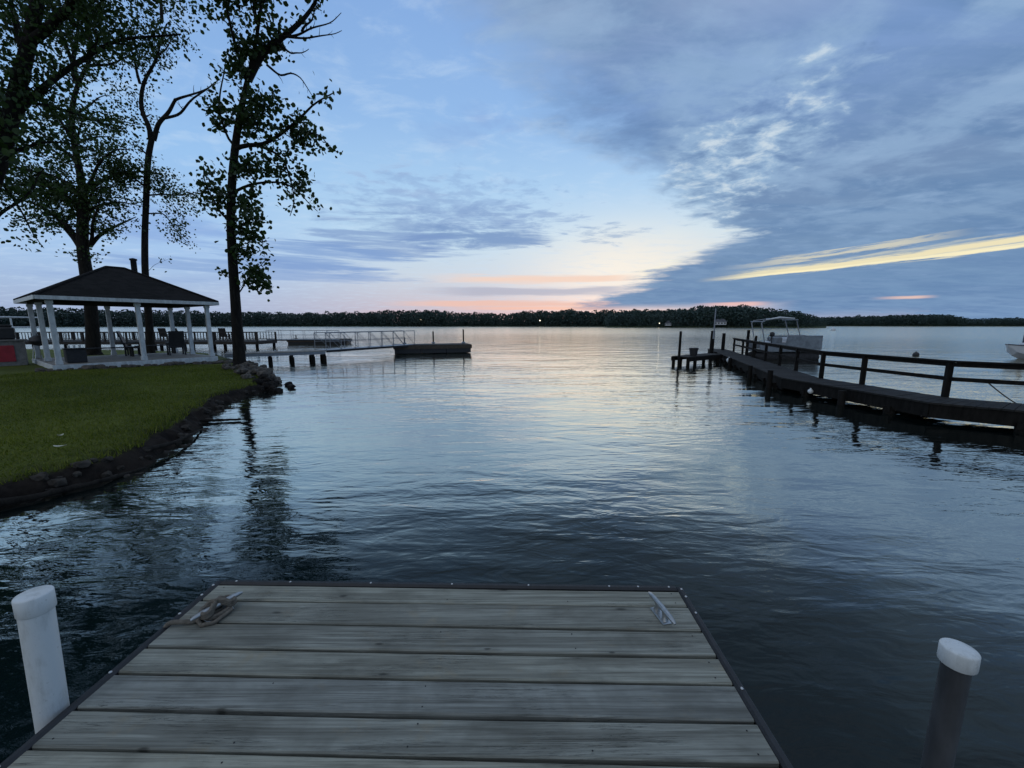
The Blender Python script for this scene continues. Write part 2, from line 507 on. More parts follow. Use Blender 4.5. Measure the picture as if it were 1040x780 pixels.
def lawn_mat():
    m, N, b = material('lawn')
    p = world_co(N)
    px, py, pz = N.sep(p)
    n1 = N.noise(p, 0.55, 4, 0.6)
    n2 = N.noise(p, 30, 4, 0.7)
    n3 = N.noise(p, 3.0, 5, 0.65)
    g = N.mix(N.smooth(n1, 0.35, 0.65), (0.070, 0.088, 0.010), (0.115, 0.135, 0.018))
    g = N.mix(N.smooth(n2, 0.35, 0.7, 0.0, 0.6), g, (0.045, 0.050, 0.012))
    soil = N.mix(N.smooth(n3, 0.35, 0.65), (0.008, 0.006, 0.005), (0.026, 0.020, 0.016))
    geo = N.node('ShaderNodeNewGeometry')
    nx, ny, nz = N.sep(geo.outputs['True Normal'])
    f = N.mul(N.smooth(N.add(pz, N.mul(N.sub(n3, 0.5), 0.12)), 0.20, 0.30), N.smooth(nz, 0.72, 0.9))
    N.put(b.inputs['Base Color'], N.mix(f, soil, g))
    N.put(b.inputs['Roughness'], 0.95)
    b.inputs['Specular IOR Level'].default_value = 0.15
    bump(N, b, N.add(N.mul(n2, 0.4), n3), 0.7, 0.04)
    return m


def water_mat():
    m, N, b = material('lake_water')
    p = world_co(N)
    px, py, pz = N.sep(p)
    dist = N.m('SQRT', N.add(N.mul(px, px), N.mul(py, py)))
    # calm and ruffled areas
    patch = N.noise(N.mapping(p, (0.16, 0.30, 1), (0, 0, R(-12))), 1.0, 3, 0.5)
    patch2 = N.noise(N.mapping(p, (0.02, 0.09, 1), (0, 0, R(8))), 1.0, 4, 0.6)
    w0 = N.noise(N.mapping(p, (0.28, 0.85, 1), (0, 0, R(-16))), 1.0, 2, 0.4, 0.3)
    w1 = N.noise(N.mapping(p, (0.9, 2.7, 1), (0, 0, R(-24))), 1.0, 3, 0.5, 0.5)
    w2 = N.noise(N.mapping(p, (2.6, 6.4, 1), (0, 0, R(18))), 1.0, 3, 0.5, 0.6)
    w3 = N.noise(N.mapping(p, (9, 17, 1), (0, 0, R(-8))), 1.0, 3, 0.55, 0.4)
    amp = N.smooth(patch, 0.30, 0.70, 0.45, 1.25)
    # the lee of the pier is calmer
    lee = N.add(N.m('POWER', N.div(N.sub(px, 9.2), 3.4), 2.0), N.m('POWER', N.div(N.sub(py, 9.6), 5.2), 2.0))
    calm = N.smooth(lee, 0.5, 1.6, 0.42, 1.0)
    amp = N.mul(amp, calm)
    h = N.add(N.mul(w0, 0.045), N.mul(N.mul(w1, amp), 0.027))
    h = N.add(h, N.mul(N.mul(w2, amp), 0.0108))
    h = N.add(h, N.mul(N.mul(w3, N.mul(N.smooth(patch, 0.35, 0.75, 0.2, 1.2), calm)), 0.0021))
    nd = N.node('ShaderNodeBump')
    N.put(nd.inputs['Strength'], N.smooth(patch2, 0.3, 0.7, 0.75, 1.0))
    nd.inputs['Distance'].default_value = 1.0
    N.put(nd.inputs['Height'], h)
    geo = N.node('ShaderNodeNewGeometry')
    dt = N.node('ShaderNodeVectorMath', operation='DOT_PRODUCT')
    N.l.new(nd.outputs[0], dt.inputs[0])
    N.l.new(geo.outputs['Incoming'], dt.inputs[1])
    k = lambda v: (v, v, v)
    refl = N.ramp(dt.outputs['Value'], [(0.0, k(1.0)), (0.10, k(0.84)), (0.22, k(0.66)), (0.30, k(0.57)), (0.38, k(0.44)), (0.43, k(0.25)), (0.48, k(0.115)),
                                        (0.53, k(0.075)), (0.62, k(0.038)), (0.80, k(0.025)), (1.0, k(0.02))])
    gl = N.node('ShaderNodeBsdfGlossy')
    N.put(gl.inputs['Color'], (1.0, 0.985, 0.885))
    N.put(gl.inputs['Roughness'], N.smooth(dist, 5.0, 120.0, 0.03, 0.14))
    N.l.new(nd.outputs[0], gl.inputs['Normal'])
    N.put(b.inputs['Base Color'], (0.003, 0.009, 0.010))
    N.put(b.inputs['Roughness'], 1.0)
    b.inputs['Specular IOR Level'].default_value = 0.0
    ms = N.node('ShaderNodeMixShader')
    N.l.new(refl, ms.inputs[0])
    N.l.new(b.outputs[0], ms.inputs[1])
    N.l.new(gl.outputs[0], ms.inputs[2])
    N.l.new(ms.outputs[0], m.node_tree.nodes['Material Output'].inputs['Surface'])
    return m


M['lawn'] = lawn_mat()
M['water'] = water_mat()
M['lake_bed'] = simple('lake_bed', (0.06, 0.055, 0.045), 0.9, 0.3, 0.5, bmp=0)
M['far_ground'] = simple('far_ground', (0.05, 0.065, 0.035), 0.95, 0.4, 0.05, bmp=0)


# ------------------------------------------------------------------ mesh helpers
def vsub(a, b): return (a[0] - b[0], a[1] - b[1], a[2] - b[2])


class MB:
    def __init__(self):
        self.v = []
        self.f = []
        self.sm = []

    def _add(self, vs_, fs_, smooth=False):
        o = len(self.v)
        self.v += [tuple(map(float, p)) for p in vs_]
        self.f += [tuple(i + o for i in f) for f in fs_]
        self.sm += [smooth] * len(fs_)

    def box(self, c, size, rz=0.0, rx=0.0, ry=0.0, bev=0.0):
        sx, sy, sz = (s / 2 for s in size)
        if bev:
            b = bev
            pts = []
            for zs, ins in ((-sz, b), (-sz + b, 0), (sz - b, 0), (sz, b)):
                xx, yy = sx - ins, sy - ins
                pts += [(-xx, -yy, zs), (xx, -yy, zs), (xx, yy, zs), (-xx, yy, zs)]
            fs = [(3, 2, 1, 0)]
            for k in range(3):
                for i in range(4):
                    j = (i + 1) % 4
                    fs.append((k * 4 + i, k * 4 + j, k * 4 + 4 + j, k * 4 + 4 + i))
            fs.append((12, 13, 14, 15))
        else:
            pts = [(-sx, -sy, -sz), (sx, -sy, -sz), (sx, sy, -sz), (-sx, sy, -sz), (-sx, -sy, sz), (sx, -sy, sz), (sx, sy, sz), (-sx, sy, sz)]
            fs = [(3, 2, 1, 0), (4, 5, 6, 7), (0, 1, 5, 4), (1, 2, 6, 5), (2, 3, 7, 6), (3, 0, 4, 7)]
        P = np.array(pts)
        if rx:
            ca, sa = math.cos(rx), math.sin(rx)
            P = P @ np.array([[1, 0, 0], [0, ca, sa], [0, -sa, ca]])
        if ry:
            ca, sa = math.cos(ry), math.sin(ry)
            P = P @ np.array([[ca, 0, -sa], [0, 1, 0], [sa, 0, ca]])
        if rz:
            ca, sa = math.cos(rz), math.sin(rz)
            P = P @ np.array([[ca, sa, 0], [-sa, ca, 0], [0, 0, 1]])
        P += np.array(c)
        self._add(P, fs)
        return self

    def beam(self, a, b, w, h, bev=0.0):
        """rectangular bar from a to b, w across, h upright"""
        a, b = np.array(a, float), np.array(b, float)
        d = b - a
        L = np.linalg.norm(d)
        rz = math.atan2(d[1], d[0])
        ry = -math.asin(d[2] / L)
        self.box((a + b) / 2, (L, w, h), rz=rz, ry=ry, bev=bev)
        return self

    def tube(self, pts, radii, n=8, caps=True, smooth=True):
        pts = np.array(pts, float)
        if np.isscalar(radii):
            radii = [radii] * len(pts)
        tang = np.zeros_like(pts)
        tang[1:-1] = pts[2:] - pts[:-2]
        tang[0] = pts[1] - pts[0]
        tang[-1] = pts[-1] - pts[-2]
        tang /= np.linalg.norm(tang, axis=1)[:, None] + 1e-9
        ref = np.array([0, 0, 1.0]) if abs(tang[0][2]) < 0.9 else np.array([1.0, 0, 0])
        vs_ = []
        for p, t, r in zip(pts, tang, radii):
            u = np.cross(t, ref)
            u /= np.linalg.norm(u) + 1e-9
            w = np.cross(t, u)
            ref = np.cross(u, t)
            for k in range(n):
                a = 2 * math.pi * k / n
                vs_.append(p + r * (math.cos(a) * u + math.sin(a) * w))
        fs = []
        for i in range(len(pts) - 1):
            for k in range(n):
                j = (k + 1) % n
                fs.append((i * n + k, (i + 1) * n + k, (i + 1) * n + j, i * n + j))
        self._add(vs_, fs, smooth)
        if caps:
            e = (len(pts) - 1) * n
            self._add(vs_[:n], [tuple(range(n))])
            self._add(vs_[e:e + n], [tuple(range(n - 1, -1, -1))])
        return self

    def lathe(self, base, prof, n=24, tilt=(0, 0)):
        """profile of (r, z) turned round the vertical through base"""
        vs_, fs = [], []
        for r, z in prof:
            for k in range(n):
                a = 2 * math.pi * k / n
                vs_.append((base[0] + r * math.cos(a) + tilt[0] * z, base[1] + r * math.sin(a) + tilt[1] * z, base[2] + z))
        m = len(prof)
        for i in range(m - 1):
            for k in range(n):
                j = (k + 1) % n
                fs.append((i * n + k, i * n + j, (i + 1) * n + j, (i + 1) * n + k))
        self._add(vs_, fs, True)
        if prof[-1][0] > 1e-4:
            self._add(vs_[-n:], [tuple(range(n))])
        if prof[0][0] > 1e-4:
            self._add(vs_[:n], [tuple(range(n - 1, -1, -1))])
        return self

    def poly(self, pts, faces, smooth=False):
        self._add(pts, faces, smooth)
        return self

    def rock(self, c, size, seed, sub=2):
        r_ = np.random.default_rng(seed)
        vs_, fs = ico(sub)
        off = r_.uniform(0, 100, 3)
        ph = vs_ * 2.2 + off
        d = 1 + 0.22 * np.sin(ph[:, 0] * 1.7 + ph[:, 1]) + 0.16 * np.sin(ph[:, 1] * 2.3 - ph[:, 2] * 1.4) + 0.10 * np.sin(ph[:, 2] * 4.1 + ph[:, 0] * 3.0)
        d += r_.uniform(-0.07, 0.07, len(vs_))
        P = vs_ * d[:, None]
        P = np.sign(P) * np.minimum(np.abs(P), 0.86)       # flattened, blocky faces
        a = r_.uniform(0, 6.28)
        ca, sa = math.cos(a), math.sin(a)
        P = P * np.array(size)
        P = P @ np.array([[ca, sa, 0], [-sa, ca, 0], [0, 0, 1]])
        self._add(P + np.array(c), fs, False)
        return self

    def build(self, name, mat, parent=None, loc=None):
        me = bpy.data.meshes.new(name)
        v = self.v
        if parent is not None:
            o = parent
            off = np.array((0.0, 0.0, 0.0))
            while o is not None:
                off += np.array(o.location)
                o = o.parent
            v = [tuple(np.array(p) - off) for p in v]
        elif loc is not None:
            v = [tuple(np.array(p) - np.array(loc)) for p in v]
        me.from_pydata(v, [], self.f)
        me.polygons.foreach_set('use_smooth', self.sm)
        me.materials.append(mat)
        me.update()
        ob = bpy.data.objects.new(name, me)
        COL.objects.link(ob)
        if parent is not None:
            ob.parent = parent
        elif loc is not None:
            ob.location = loc
        return ob


_ico = {}


def ico(sub):
    if sub in _ico:
        return _ico[sub]
    import bmesh
    bm = bmesh.new()
    bmesh.ops.create_icosphere(bm, subdivisions=sub, radius=1)
    bm.verts.ensure_lookup_table()
    vs_ = np.array([v.co[:] for v in bm.verts])
    fs = [tuple(v.index for v in f.verts) for f in bm.faces]
    bm.free()
    _ico[sub] = (vs_, fs)
    return _ico[sub]


def raw_mesh(name, verts, faces4, mat, parent=None, smooth=False):
    """numpy quads (n,4) or triangles (n,3) straight to a mesh"""
    verts = np.asarray(verts, np.float32)
    faces4 = np.asarray(faces4, np.int32)
    if parent is not None:
        verts = verts - np.array(parent.location, np.float32)
    me = bpy.data.meshes.new(name)
    n, s = faces4.shape
    me.vertices.add(len(verts))
    me.vertices.foreach_set('co', verts.ravel())
    me.loops.add(n * s)
    me.loops.foreach_set('vertex_index', faces4.ravel())
    me.polygons.add(n)
    me.polygons.foreach_set('loop_start', np.arange(0, n * s, s, dtype=np.int32))
    me.polygons.foreach_set('loop_total', np.full(n, s, np.int32))
    if smooth:
        me.polygons.foreach_set('use_smooth', np.ones(n, bool))
    me.materials.append(mat)
    me.update(calc_edges=True)
    me.validate()
    ob = bpy.data.objects.new(name, me)
    COL.objects.link(ob)
    if parent is not None:
        ob.parent = parent
    return ob


def tag(o, label=None, cat=None, group=None, kind=None):
    if label: o['label'] = label
    if cat: o['category'] = cat
    if group: o['group'] = group
    if kind: o['kind'] = kind
    return o


def thing(name, loc, label, cat, group=None):
    o = bpy.data.objects.new(name, None)
    o.empty_display_size = 0.2
    COL.objects.link(o)
    o.location = loc
    return tag(o, label, cat, group)


# ------------------------------------------------------------------ setting: lake, bed, near bank, far shores
SHORE = np.array([(24, -6), (4, -5.4), (-2.5, -4.8), (-4.9, -1.5), (-5.9, 1.5), (-6.0, 3.6), (-5.82, 4.6), (-5.62, 5.25), (-5.62, 5.9), (-6.0, 6.9),
                  (-6.55, 8.0), (-7.25, 9.3), (-7.75, 10.4), (-7.85, 11.3), (-7.95, 12.4), (-8.6, 14.2), (-9.9, 16.2), (-11.6, 18.2), (-14.5, 21.0),
                  (-18, 24.6), (-21, 27), (-28, 29.5), (-46, 32), (-110, 38), (-110, -60), (24, -60)])


def shore_dist(x, y):
    """signed distance to the water's edge, positive on land"""
    p = np.stack([x, y], -1)
    d = np.full(x.shape, 1e9)
    inside = np.zeros(x.shape, bool)
    n = len(SHORE)
    for i in range(n):
        a, b = SHORE[i], SHORE[(i + 1) % n]
        ab = b - a
        t = np.clip(((p - a) @ ab) / (ab @ ab), 0, 1)
        q = a + t[..., None] * ab
        d = np.minimum(d, np.hypot(*(p - q).transpose(-1, *range(p.ndim - 1))))
        c = ((a[1] > y) != (b[1] > y)) & (x < (b[0] - a[0]) * (y - a[1]) / (b[1] - a[1] + 1e-12) + a[0])
        inside ^= c
    return np.where(inside, d, -d)


def wob2(x, y):
    return (np.sin(x * 1.9 + 1.3 * np.sin(y * 1.1)) * np.cos(y * 2.3 + 0.7 * np.sin(x * 1.7)) * 0.6
            + np.sin(x * 4.7 + y * 3.1 + 2 * np.sin(y * 2.9)) * 0.28 + np.sin(x * 9.1 - y * 7.7 + 1.5 * np.sin(x * 5.3)) * 0.16)


def land_z(x, y):
    d = shore_dist(x, y) + 0.10 * wob2(x, y) + 0.07 * wob2(x * 2.7 + 3, y * 2.9)
    z = np.interp(d, [-3, -0.6, -0.12, 0.05, 0.16, 0.45, 2.5, 6, 14, 60], [-1.6, -0.55, -0.20, 0.08, 0.20, 0.27, 0.34, 0.42, 0.52, 1.2])
    bankf = np.exp(-((d - 0.10) / 0.22) ** 2)
    return z + 0.012 * wob2(x * 1.3 + 5, y * 1.3) * (d > 0.2) + bankf * (0.035 * wob2(x * 3.9, y * 4.3) + 0.02 * wob2(x * 8.3, y * 7.1))


def axis(parts):
    out = []
    for a, b, s in parts:
        out.append(np.arange(a, b, s))
    return np.concatenate(out)


gx = axis([(-110, -40, 2.5), (-40, -24, 0.8), (-24, -16, 0.3), (-16, -4, 0.075), (-4, 8, 0.4), (8, 24.1, 1.6)])
gy = axis([(-60, -8, 2.5), (-8, 2, 0.3), (2, 12, 0.075), (12, 20, 0.12), (20, 32, 0.3), (32, 40.1, 1.0)])
GX, GY = np.meshgrid(gx, gy)
GZ = land_z(GX, GY)
nx_, ny_ = len(gx), len(gy)
ii, jj = np.meshgrid(np.arange(nx_ - 1), np.arange(ny_ - 1))
q0 = (jj * nx_ + ii).ravel()
lawn = raw_mesh('lawn', np.stack([GX, GY, GZ], -1).reshape(-1, 3), np.stack([q0, q0 + 1, q0 + nx_ + 1, q0 + nx_], -1), M['lawn'], smooth=True)
tag(lawn, 'green lawn running down to a dark eroded bank at the lake', kind='structure')


def disc(name, z, r, mat, n=64, rings=(0.01, 0.05, 0.2, 1.0)):
    vs_, fs = [(0, 0, z)], []
    for rr in rings:
        for k in range(n):
            a = 2 * math.pi * k / n
            vs_.append((rr * r * math.cos(a), rr * r * math.sin(a), z))
    mb = MB()
    for k in range(n):
        fs.append((0, 1 + k, 1 + (k + 1) % n))
    for i in range(len(rings) - 1):
        for k in range(n):
            j = (k + 1) % n
            fs.append((1 + i * n + k, 1 + (i + 1) * n + k, 1 + (i + 1) * n + j, 1 + i * n + j))
    mb.poly(vs_, fs)
    return mb.build(name, mat)


tag(disc('ground', -4.0, 4000, M['lake_bed']), 'ground beneath and beyond the lake', kind='structure')
tag(disc('lake_water', 0.0, 2600, M['water']), 'rippled dark lake water reflecting the evening sky', kind='structure')


def far_land(name, pts, depth, hz, label):
    """low strip of land: pts follow its waterline left to right"""
    vs_, fs = [], []
    for x, y in pts:
        r = math.hypot(x, y)
        ux, uy = x / r, y / r
        for dd, z in ((0, -1.0), (2, 0.5), (15, 1.4), (depth * 0.5, hz), (depth, hz)):
            vs_.append((x + ux * dd, y + uy * dd, z))
    for i in range(len(pts) - 1):
        for k in range(4):
            a = i * 5 + k
            fs.append((a, a + 5, a + 6, a + 1))
    return tag(MB().poly(vs_, fs, True).build(name, M['far_ground']), label, kind='structure')


def polar(azd, r): return (r * math.sin(R(azd)), r * math.cos(R(azd)))


# distances (m) along the three far shores
SH_A = [polar(a, r) for a, r in [(-75, 560), (-60, 620), (-45, 660), (-30, 640), (-18, 600), (-6, 560), (4, 520), (12, 500), (20, 480)]]
SH_B = [polar(a, r) for a, r in [(13.5, 380), (18, 370), (24, 360), (30, 355), (35, 362), (38.3, 380)]]
SH_C = [polar(a, r) for a, r in [(33, 900), (40, 880), (46, 870), (52, 900), (60, 950), (72, 1000), (85, 1000)]]
far_land('far_shore', SH_A, 120, 5, 'far shore straight across the lake')
far_land('peninsula', SH_B, 90, 4, 'wooded peninsula right of centre')
far_land('distant_shore', SH_C, 160, 5, 'most distant shore at the right')


def wood(name, pts, rows, spacing, h_of_az, label, seed, base=1.0):
    """a far wood that reads as one mass: every crown a ragged clump of leafy faces"""
    r_ = np.random.default_rng(seed)
    P = np.array(pts)
    seg = np.hypot(*(P[1:] - P[:-1]).T)
    s = np.concatenate([[0], np.cumsum(seg)])
    V = []
    for row in range(rows):
        t = r_.uniform(0, spacing)
        while t < s[-1]:
            x = np.interp(t, s, P[:, 0]); y = np.interp(t, s, P[:, 1])
            rr = math.hypot(x, y)
            dd = 3 + row * 9 + r_.uniform(0, 7)
            x += x / rr * dd; y += y / rr * dd
            azd = math.degrees(math.atan2(x, y))
            h = h_of_az(azd) * r_.uniform(0.80, 1.05) * (0.80 + 0.22 * min(row, 2) / 2)
            if row == rows - 1 and r_.random() < 0.07:
                h *= 1.13
            wd = h * r_.uniform(0.30, 0.58)
            n = int(170 + 70 * r_.random())
            a = r_.uniform(0, 6.28, n); u = r_.uniform(-1, 1, n) ** 1; rad = np.sqrt(1 - u * u) * r_.uniform(0.6, 1, n)
            cx = x + wd * rad * np.cos(a); cy = y + wd * rad * np.sin(a)
            cz = base + h * 0.50 + h * 0.50 * u
            c = np.stack([cx, cy, cz], -1)
            sz = h * r_.uniform(0.025, 0.07, n)
            e1 = r_.normal(size=(n, 3)); e1 /= np.linalg.norm(e1, axis=1)[:, None]
            e2 = r_.normal(size=(n, 3)); e2 -= (e2 * e1).sum(1)[:, None] * e1; e2 /= np.linalg.norm(e2, axis=1)[:, None]
            k = r_.uniform(0.6, 1.3, (n, 4))
            q = np.stack([c + e1 * (sz * k[:, 0])[:, None], c + e2 * (sz * k[:, 1])[:, None], c - e1 * (sz * k[:, 2])[:, None], c - e2 * (sz * k[:, 3])[:, None]], 1)
            V.append(q.reshape(-1, 3))
            t += spacing * r_.uniform(0.6, 1.4)
    V = np.concatenate(V)
    F = np.arange(len(V)).reshape(-1, 4)
    return tag(raw_mesh(name, V, F, M['far_leaf']), label, kind='stuff')


def hA(a):
    return np.interp(a, [-75, -50, -35, -25, -17, -11, -8, -4, -1, 1, 6, 12, 20], [18, 19, 18.5, 18.5, 21, 22, 19, 18, 16, 19.5, 20, 19, 19])


def hB(a):
    return np.interp(a, [13.5, 15, 20, 24, 27, 30, 33, 35.5, 37, 38.5], [11, 13.5, 14.5, 16, 17.5, 17, 14, 11.5, 8.5, 4])


def hC(a):
    return np.interp(a, [33, 38, 41, 45, 47.5, 49, 53, 60, 85], [15, 15, 15.5, 16.5, 16, 10, 12, 15, 15])


wood('far_wood', SH_A, 4, 4.5, hA, 'long dark treeline on the far shore from left to centre', 1)
wood('peninsula_wood', SH_B, 5, 3.4, hB, 'taller dark wood on the peninsula behind the pontoon boat', 2)
wood('distant_wood', SH_C, 5, 3.2, hC, 'low dark treeline farthest away at right', 3)

# ------------------------------------------------------------------ the gazebo on the point
G0 = np.array((-17.08, 14.81)); GF = np.array((math.sin(0.599), math.cos(0.599))); GB = np.array((-GF[1], GF[0]))
GL1, GL2, GZF, GH = 4.853, 4.979, 0.613, 2.39


def gp(i, j, z):
    q = G0 + GF * (GL1 * i) + GB * (GL2 * j)
    return (q[0], q[1], z)


def gm(a, b, z):       # metres along front, metres back
    q = G0 + GF * a + GB * b
    return (q[0], q[1], z)


G_RZ = math.atan2(GF[1], GF[0])
gz = thing('gazebo', gp(0.5, 0.5, 0.3), 'white posted open gazebo with dark hipped roof on the grassy point', 'gazebo')
for i, j in ((0, 0), (.5, 0), (1, 0), (1, .5), (1, 1), (.5, 1), (0, 1), (0, .5)):
    mb = MB()
    c = gp(i, j, 0)
    mb.box((c[0], c[1], GZF + GH / 2), (0.15, 0.15, GH), G_RZ, bev=0.008)
    mb.box((c[0], c[1], GZF + 0.08), (0.19, 0.19, 0.15), G_RZ, bev=0.01)
    mb.box((c[0], c[1], GZF + GH - 0.06), (0.19, 0.19, 0.115), G_RZ, bev=0.01)
    mb.build('post', M['white_paint'], gz)
# floor boards
mb = MB()
nb = 34
for k in range(nb):
    b0 = -0.12 + k * (GL2 + 0.24) / nb
    mb.box(gm(GL1 / 2, b0 + 0.075, GZF - 0.02), (GL1 + 0.30, (GL2 + 0.24) / nb - 0.008, 0.036), G_RZ)
mb.build('floor', M['gazebo_floor'], gz)
# fascia round the floor
for a, b, ln, rz in ((GL1 / 2, -0.145, GL1 + 0.36, 0), (GL1 / 2, GL2 + 0.145, GL1 + 0.36, 0), (-0.175, GL2 / 2, GL2 + 0.24, math.pi / 2), (GL1 + 0.175, GL2 / 2, GL2 + 0.24, math.pi / 2)):
    mb = MB()
    mb.box(gm(a, b, GZF - 0.115), (ln, 0.04, 0.225), G_RZ + rz, bev=0.006)
    mb.build('floor_fascia', M['white_paint'], gz)
# roof: hip with a short ridge
ov = 0.36
ez = GZF + GH + 0.16
rz_ = 4.63
mb = MB()
cn = [gm(-ov, -ov, ez), gm(GL1 + ov, -ov, ez), gm(GL1 + ov, GL2 + ov, ez), gm(-ov, GL2 + ov, ez)]
r1, r2 = gm(GL1 * .46, GL2 * .40, rz_), gm(GL1 * .54, GL2 * .60, rz_)
r1, r2 = gm(GL1 * .44, GL2 * .5, rz_), gm(GL1 * .56, GL2 * .5, rz_)
dn = lambda p: (p[0], p[1], p[2] - 0.05)
pts = cn + [r1, r2] + [dn(p) for p in cn] + [dn(r1), dn(r2)]
fs = [(0, 1, 5, 4), (1, 2, 5), (2, 3, 4, 5), (3, 0, 4), (6, 10, 11, 7), (7, 11, 8), (8, 11, 10, 9), (9, 10, 6)]
fs += [(0, 6, 7, 1), (1, 7, 8, 2), (2, 8, 9, 3), (3, 9, 6, 0)]
mb.poly(pts, fs)
for a, b in ((r1, r2), (cn[0], r1), (cn[1], r2), (cn[2], r2), (cn[3], r1)):
    mb.tube([(a[0], a[1], a[2] + .01), (b[0], b[1], b[2] + .01)], 0.055, 6)
roof = mb.build('roof', M['shingles'], gz)
for k in range(4):
    mb = MB()
    a, b = cn[k], cn[(k + 1) % 4]
    dxy = np.array(b[:2]) - np.array(a[:2]); dxy /= np.linalg.norm(dxy)
    nrm = np.array((dxy[1], -dxy[0]))
    pa = (a[0] + nrm[0] * .022, a[1] + nrm[1] * .022, ez - 0.075)
    pb = (b[0] + nrm[0] * .022, b[1] + nrm[1] * .022, ez - 0.075)
    mb.beam(pa, pb, 0.035, 0.14)
    mb.build('eave_fascia', M['white_paint'], gz)
mb = MB()
for a, b in (((0, 0), (1, 0)), ((1, 0), (1, 1)), ((1, 1), (0, 1)), ((0, 1), (0, 0))):
    p, q = gp(*a, GZF + GH + 0.06), gp(*b, GZF + GH + 0.06)
    mb.beam(p, q, 0.11, 0.13)
mb.build('eave_beam', M['dark_wood'], gz)
c_ = gm(GL1 * .64, GL2 * .55, 0)
mb = MB()
mb.lathe((c_[0], c_[1], 4.05), [(0.11, 0), (0.11, 1.0), (0.14, 1.01), (0.14, 1.08), (0.0, 1.12)], 14, tilt=(0.02, 0))
mb.build('flue_pipe', M['charcoal'], roof)
# footing stones in front of the gazebo
k = 0
for a in np.linspace(-0.5, GL1 + 0.6, 26):
    c_ = gm(a + random.uniform(-.08, .08), -0.42 - random.uniform(0, .25), 0)
    zz = float(land_z(np.array([c_[0]]), np.array([c_[1]]))[0])
    s = random.uniform(.08, .19)
    mb = MB()
    mb.rock((c_[0], c_[1], zz + s * .25), (s * 1.3, s, s * .75), 100 + k, 2)
    tag(mb.build('foundation_stone', M['stone'], loc=(c_[0], c_[1], zz)), 'rough grey stone in the row edging the gazebo floor', 'stone', 'stones edging the gazebo')
    k += 1

# things inside and beside the gazebo
def storage_box():
    c = gm(0.55, 0.75, GZF)
    t = thing('storage_bin', c, 'black storage bin on gazebo floor behind its nearest corner post', 'bin')
    mb = MB(); mb.box((c[0], c[1], GZF + .27), (.55, .5, .52), G_RZ, bev=.02); mb.build('body', M['black'], t)
    mb = MB(); mb.box((c[0], c[1], GZF + .555), (.6, .55, .045), G_RZ, bev=.01); mb.build('lid', M['charcoal'], t)
    for s in (-.15, 0.0, .15):
        q = c[0] + s * GF[0], c[1] + s * GF[1]
        mb = MB(); mb.lathe((q[0], q[1], GZF + .58), [(.032, 0), (.04, .11)], 12)
        tag(mb.build('white_cup', M['pvc'], loc=(q[0], q[1], GZF + .58)), 'small white cup standing on the black storage bin', 'cup', 'cups on the storage bin')


storage_box()


def bench(c, rz, label, L=1.9):
    t = thing('wooden_bench', c, label, 'bench', 'low benches on the gazebo floor')
    ca, sa = math.cos(rz), math.sin(rz)
    at = lambda x, y, z: (c[0] + x * ca - y * sa, c[1] + x * sa + y * ca, c[2] + z)
    mb = MB()
    for k in range(3):
        mb.box(at(0, -.14 + .14 * k, .44), (L, .13, .04), rz)
    mb.build('seat', M['dark_wood'], t)
    for x in (-L * .42, L * .42):
        for y in (-.16, .16):
            mb = MB(); mb.box(at(x, y, .21), (.08, .08, .42), rz); mb.build('leg', M['dark_wood'], t)
        mb = MB(); mb.box(at(x, 0, .37), (.06, .40, .08), rz); mb.build('rail', M['dark_wood'], t)


bench(gm(1.75, 3.2, GZF), G_RZ, 'low dark bench on gazebo floor between the two big trunks behind', 2.3)
bench(gm(3.9, 4.2, GZF), G_RZ, 'low dark bench at the back right of the gazebo floor', 1.6)


def kettle_grill():
    c = gm(-0.1, 3.1, GZF)
    t = thing('kettle_grill', c, 'dark round grill on thin legs seen through the left gazebo posts', 'grill')
    mb = MB(); mb.lathe((c[0], c[1], GZF + .62), [(.02, 0), (.2, .05), (.28, .2)], 20); mb.build('bowl', M['black'], t)
    mb = MB(); mb.lathe((c[0], c[1], GZF + .825), [(.285, 0), (.24, .14), (.12, .22), (.02, .24)], 20)
    lid = mb.build('lid', M['black'], t)
    mb = MB(); mb.tube([(c[0] - .06, c[1], GZF + 1.06), (c[0] - .06, c[1], GZF + 1.12), (c[0] + .06, c[1], GZF + 1.12), (c[0] + .06, c[1], GZF + 1.06)], .012, 6); mb.build('handle', M['dark_wood'], lid)
    for k in range(3):
        a = k * 2.094 + .4
        mb = MB(); mb.tube([(c[0] + .18 * math.cos(a), c[1] + .18 * math.sin(a), GZF + .68), (c[0] + .3 * math.cos(a), c[1] + .3 * math.sin(a), GZF)], .014, 6)
        mb.build('leg', M['steel'], t)


kettle_grill()


def counter():
    c = (-21.25, 15.95, 0.40)
    rz = R(48)
    ca, sa = math.cos(rz), math.sin(rz)
    at = lambda x, y, z: (c[0] + x * ca - y * sa, c[1] + x * sa + y * ca, c[2] + z)
    t = thing('outdoor_counter', c, 'grey block counter with red front panel left of the gazebo', 'counter')
    mb = MB(); mb.box(at(0, 0, .52), (2.0, .75, 1.05), rz, bev=.01); mb.build('body', M['grey_block'], t)
    mb = MB(); mb.box(at(0, 0, 1.075), (2.16, .9, .06), rz, bev=.01); mb.build('worktop', M['grey_block'], t)
    mb = MB(); mb.box(at(.30, -.39, .54), (.86, .03, .66), rz, bev=.006); mb.build('door_panel', M['red_paint'], t)
    g = thing('covered_barbecue', at(-.1, .05, 1.105), 'black covered barbecue on top of the grey counter', 'barbecue')
    mb = MB(); mb.box(at(-.1, .05, 1.36), (1.8, .62, .5), rz, bev=.05); mb.build('cover', M['black'], g)
    mb = MB(); mb.box(at(-.1, .05, 1.66), (1.7, .5, .12), rz, bev=.05); mb.build('hood', M['charcoal'], g)


counter()


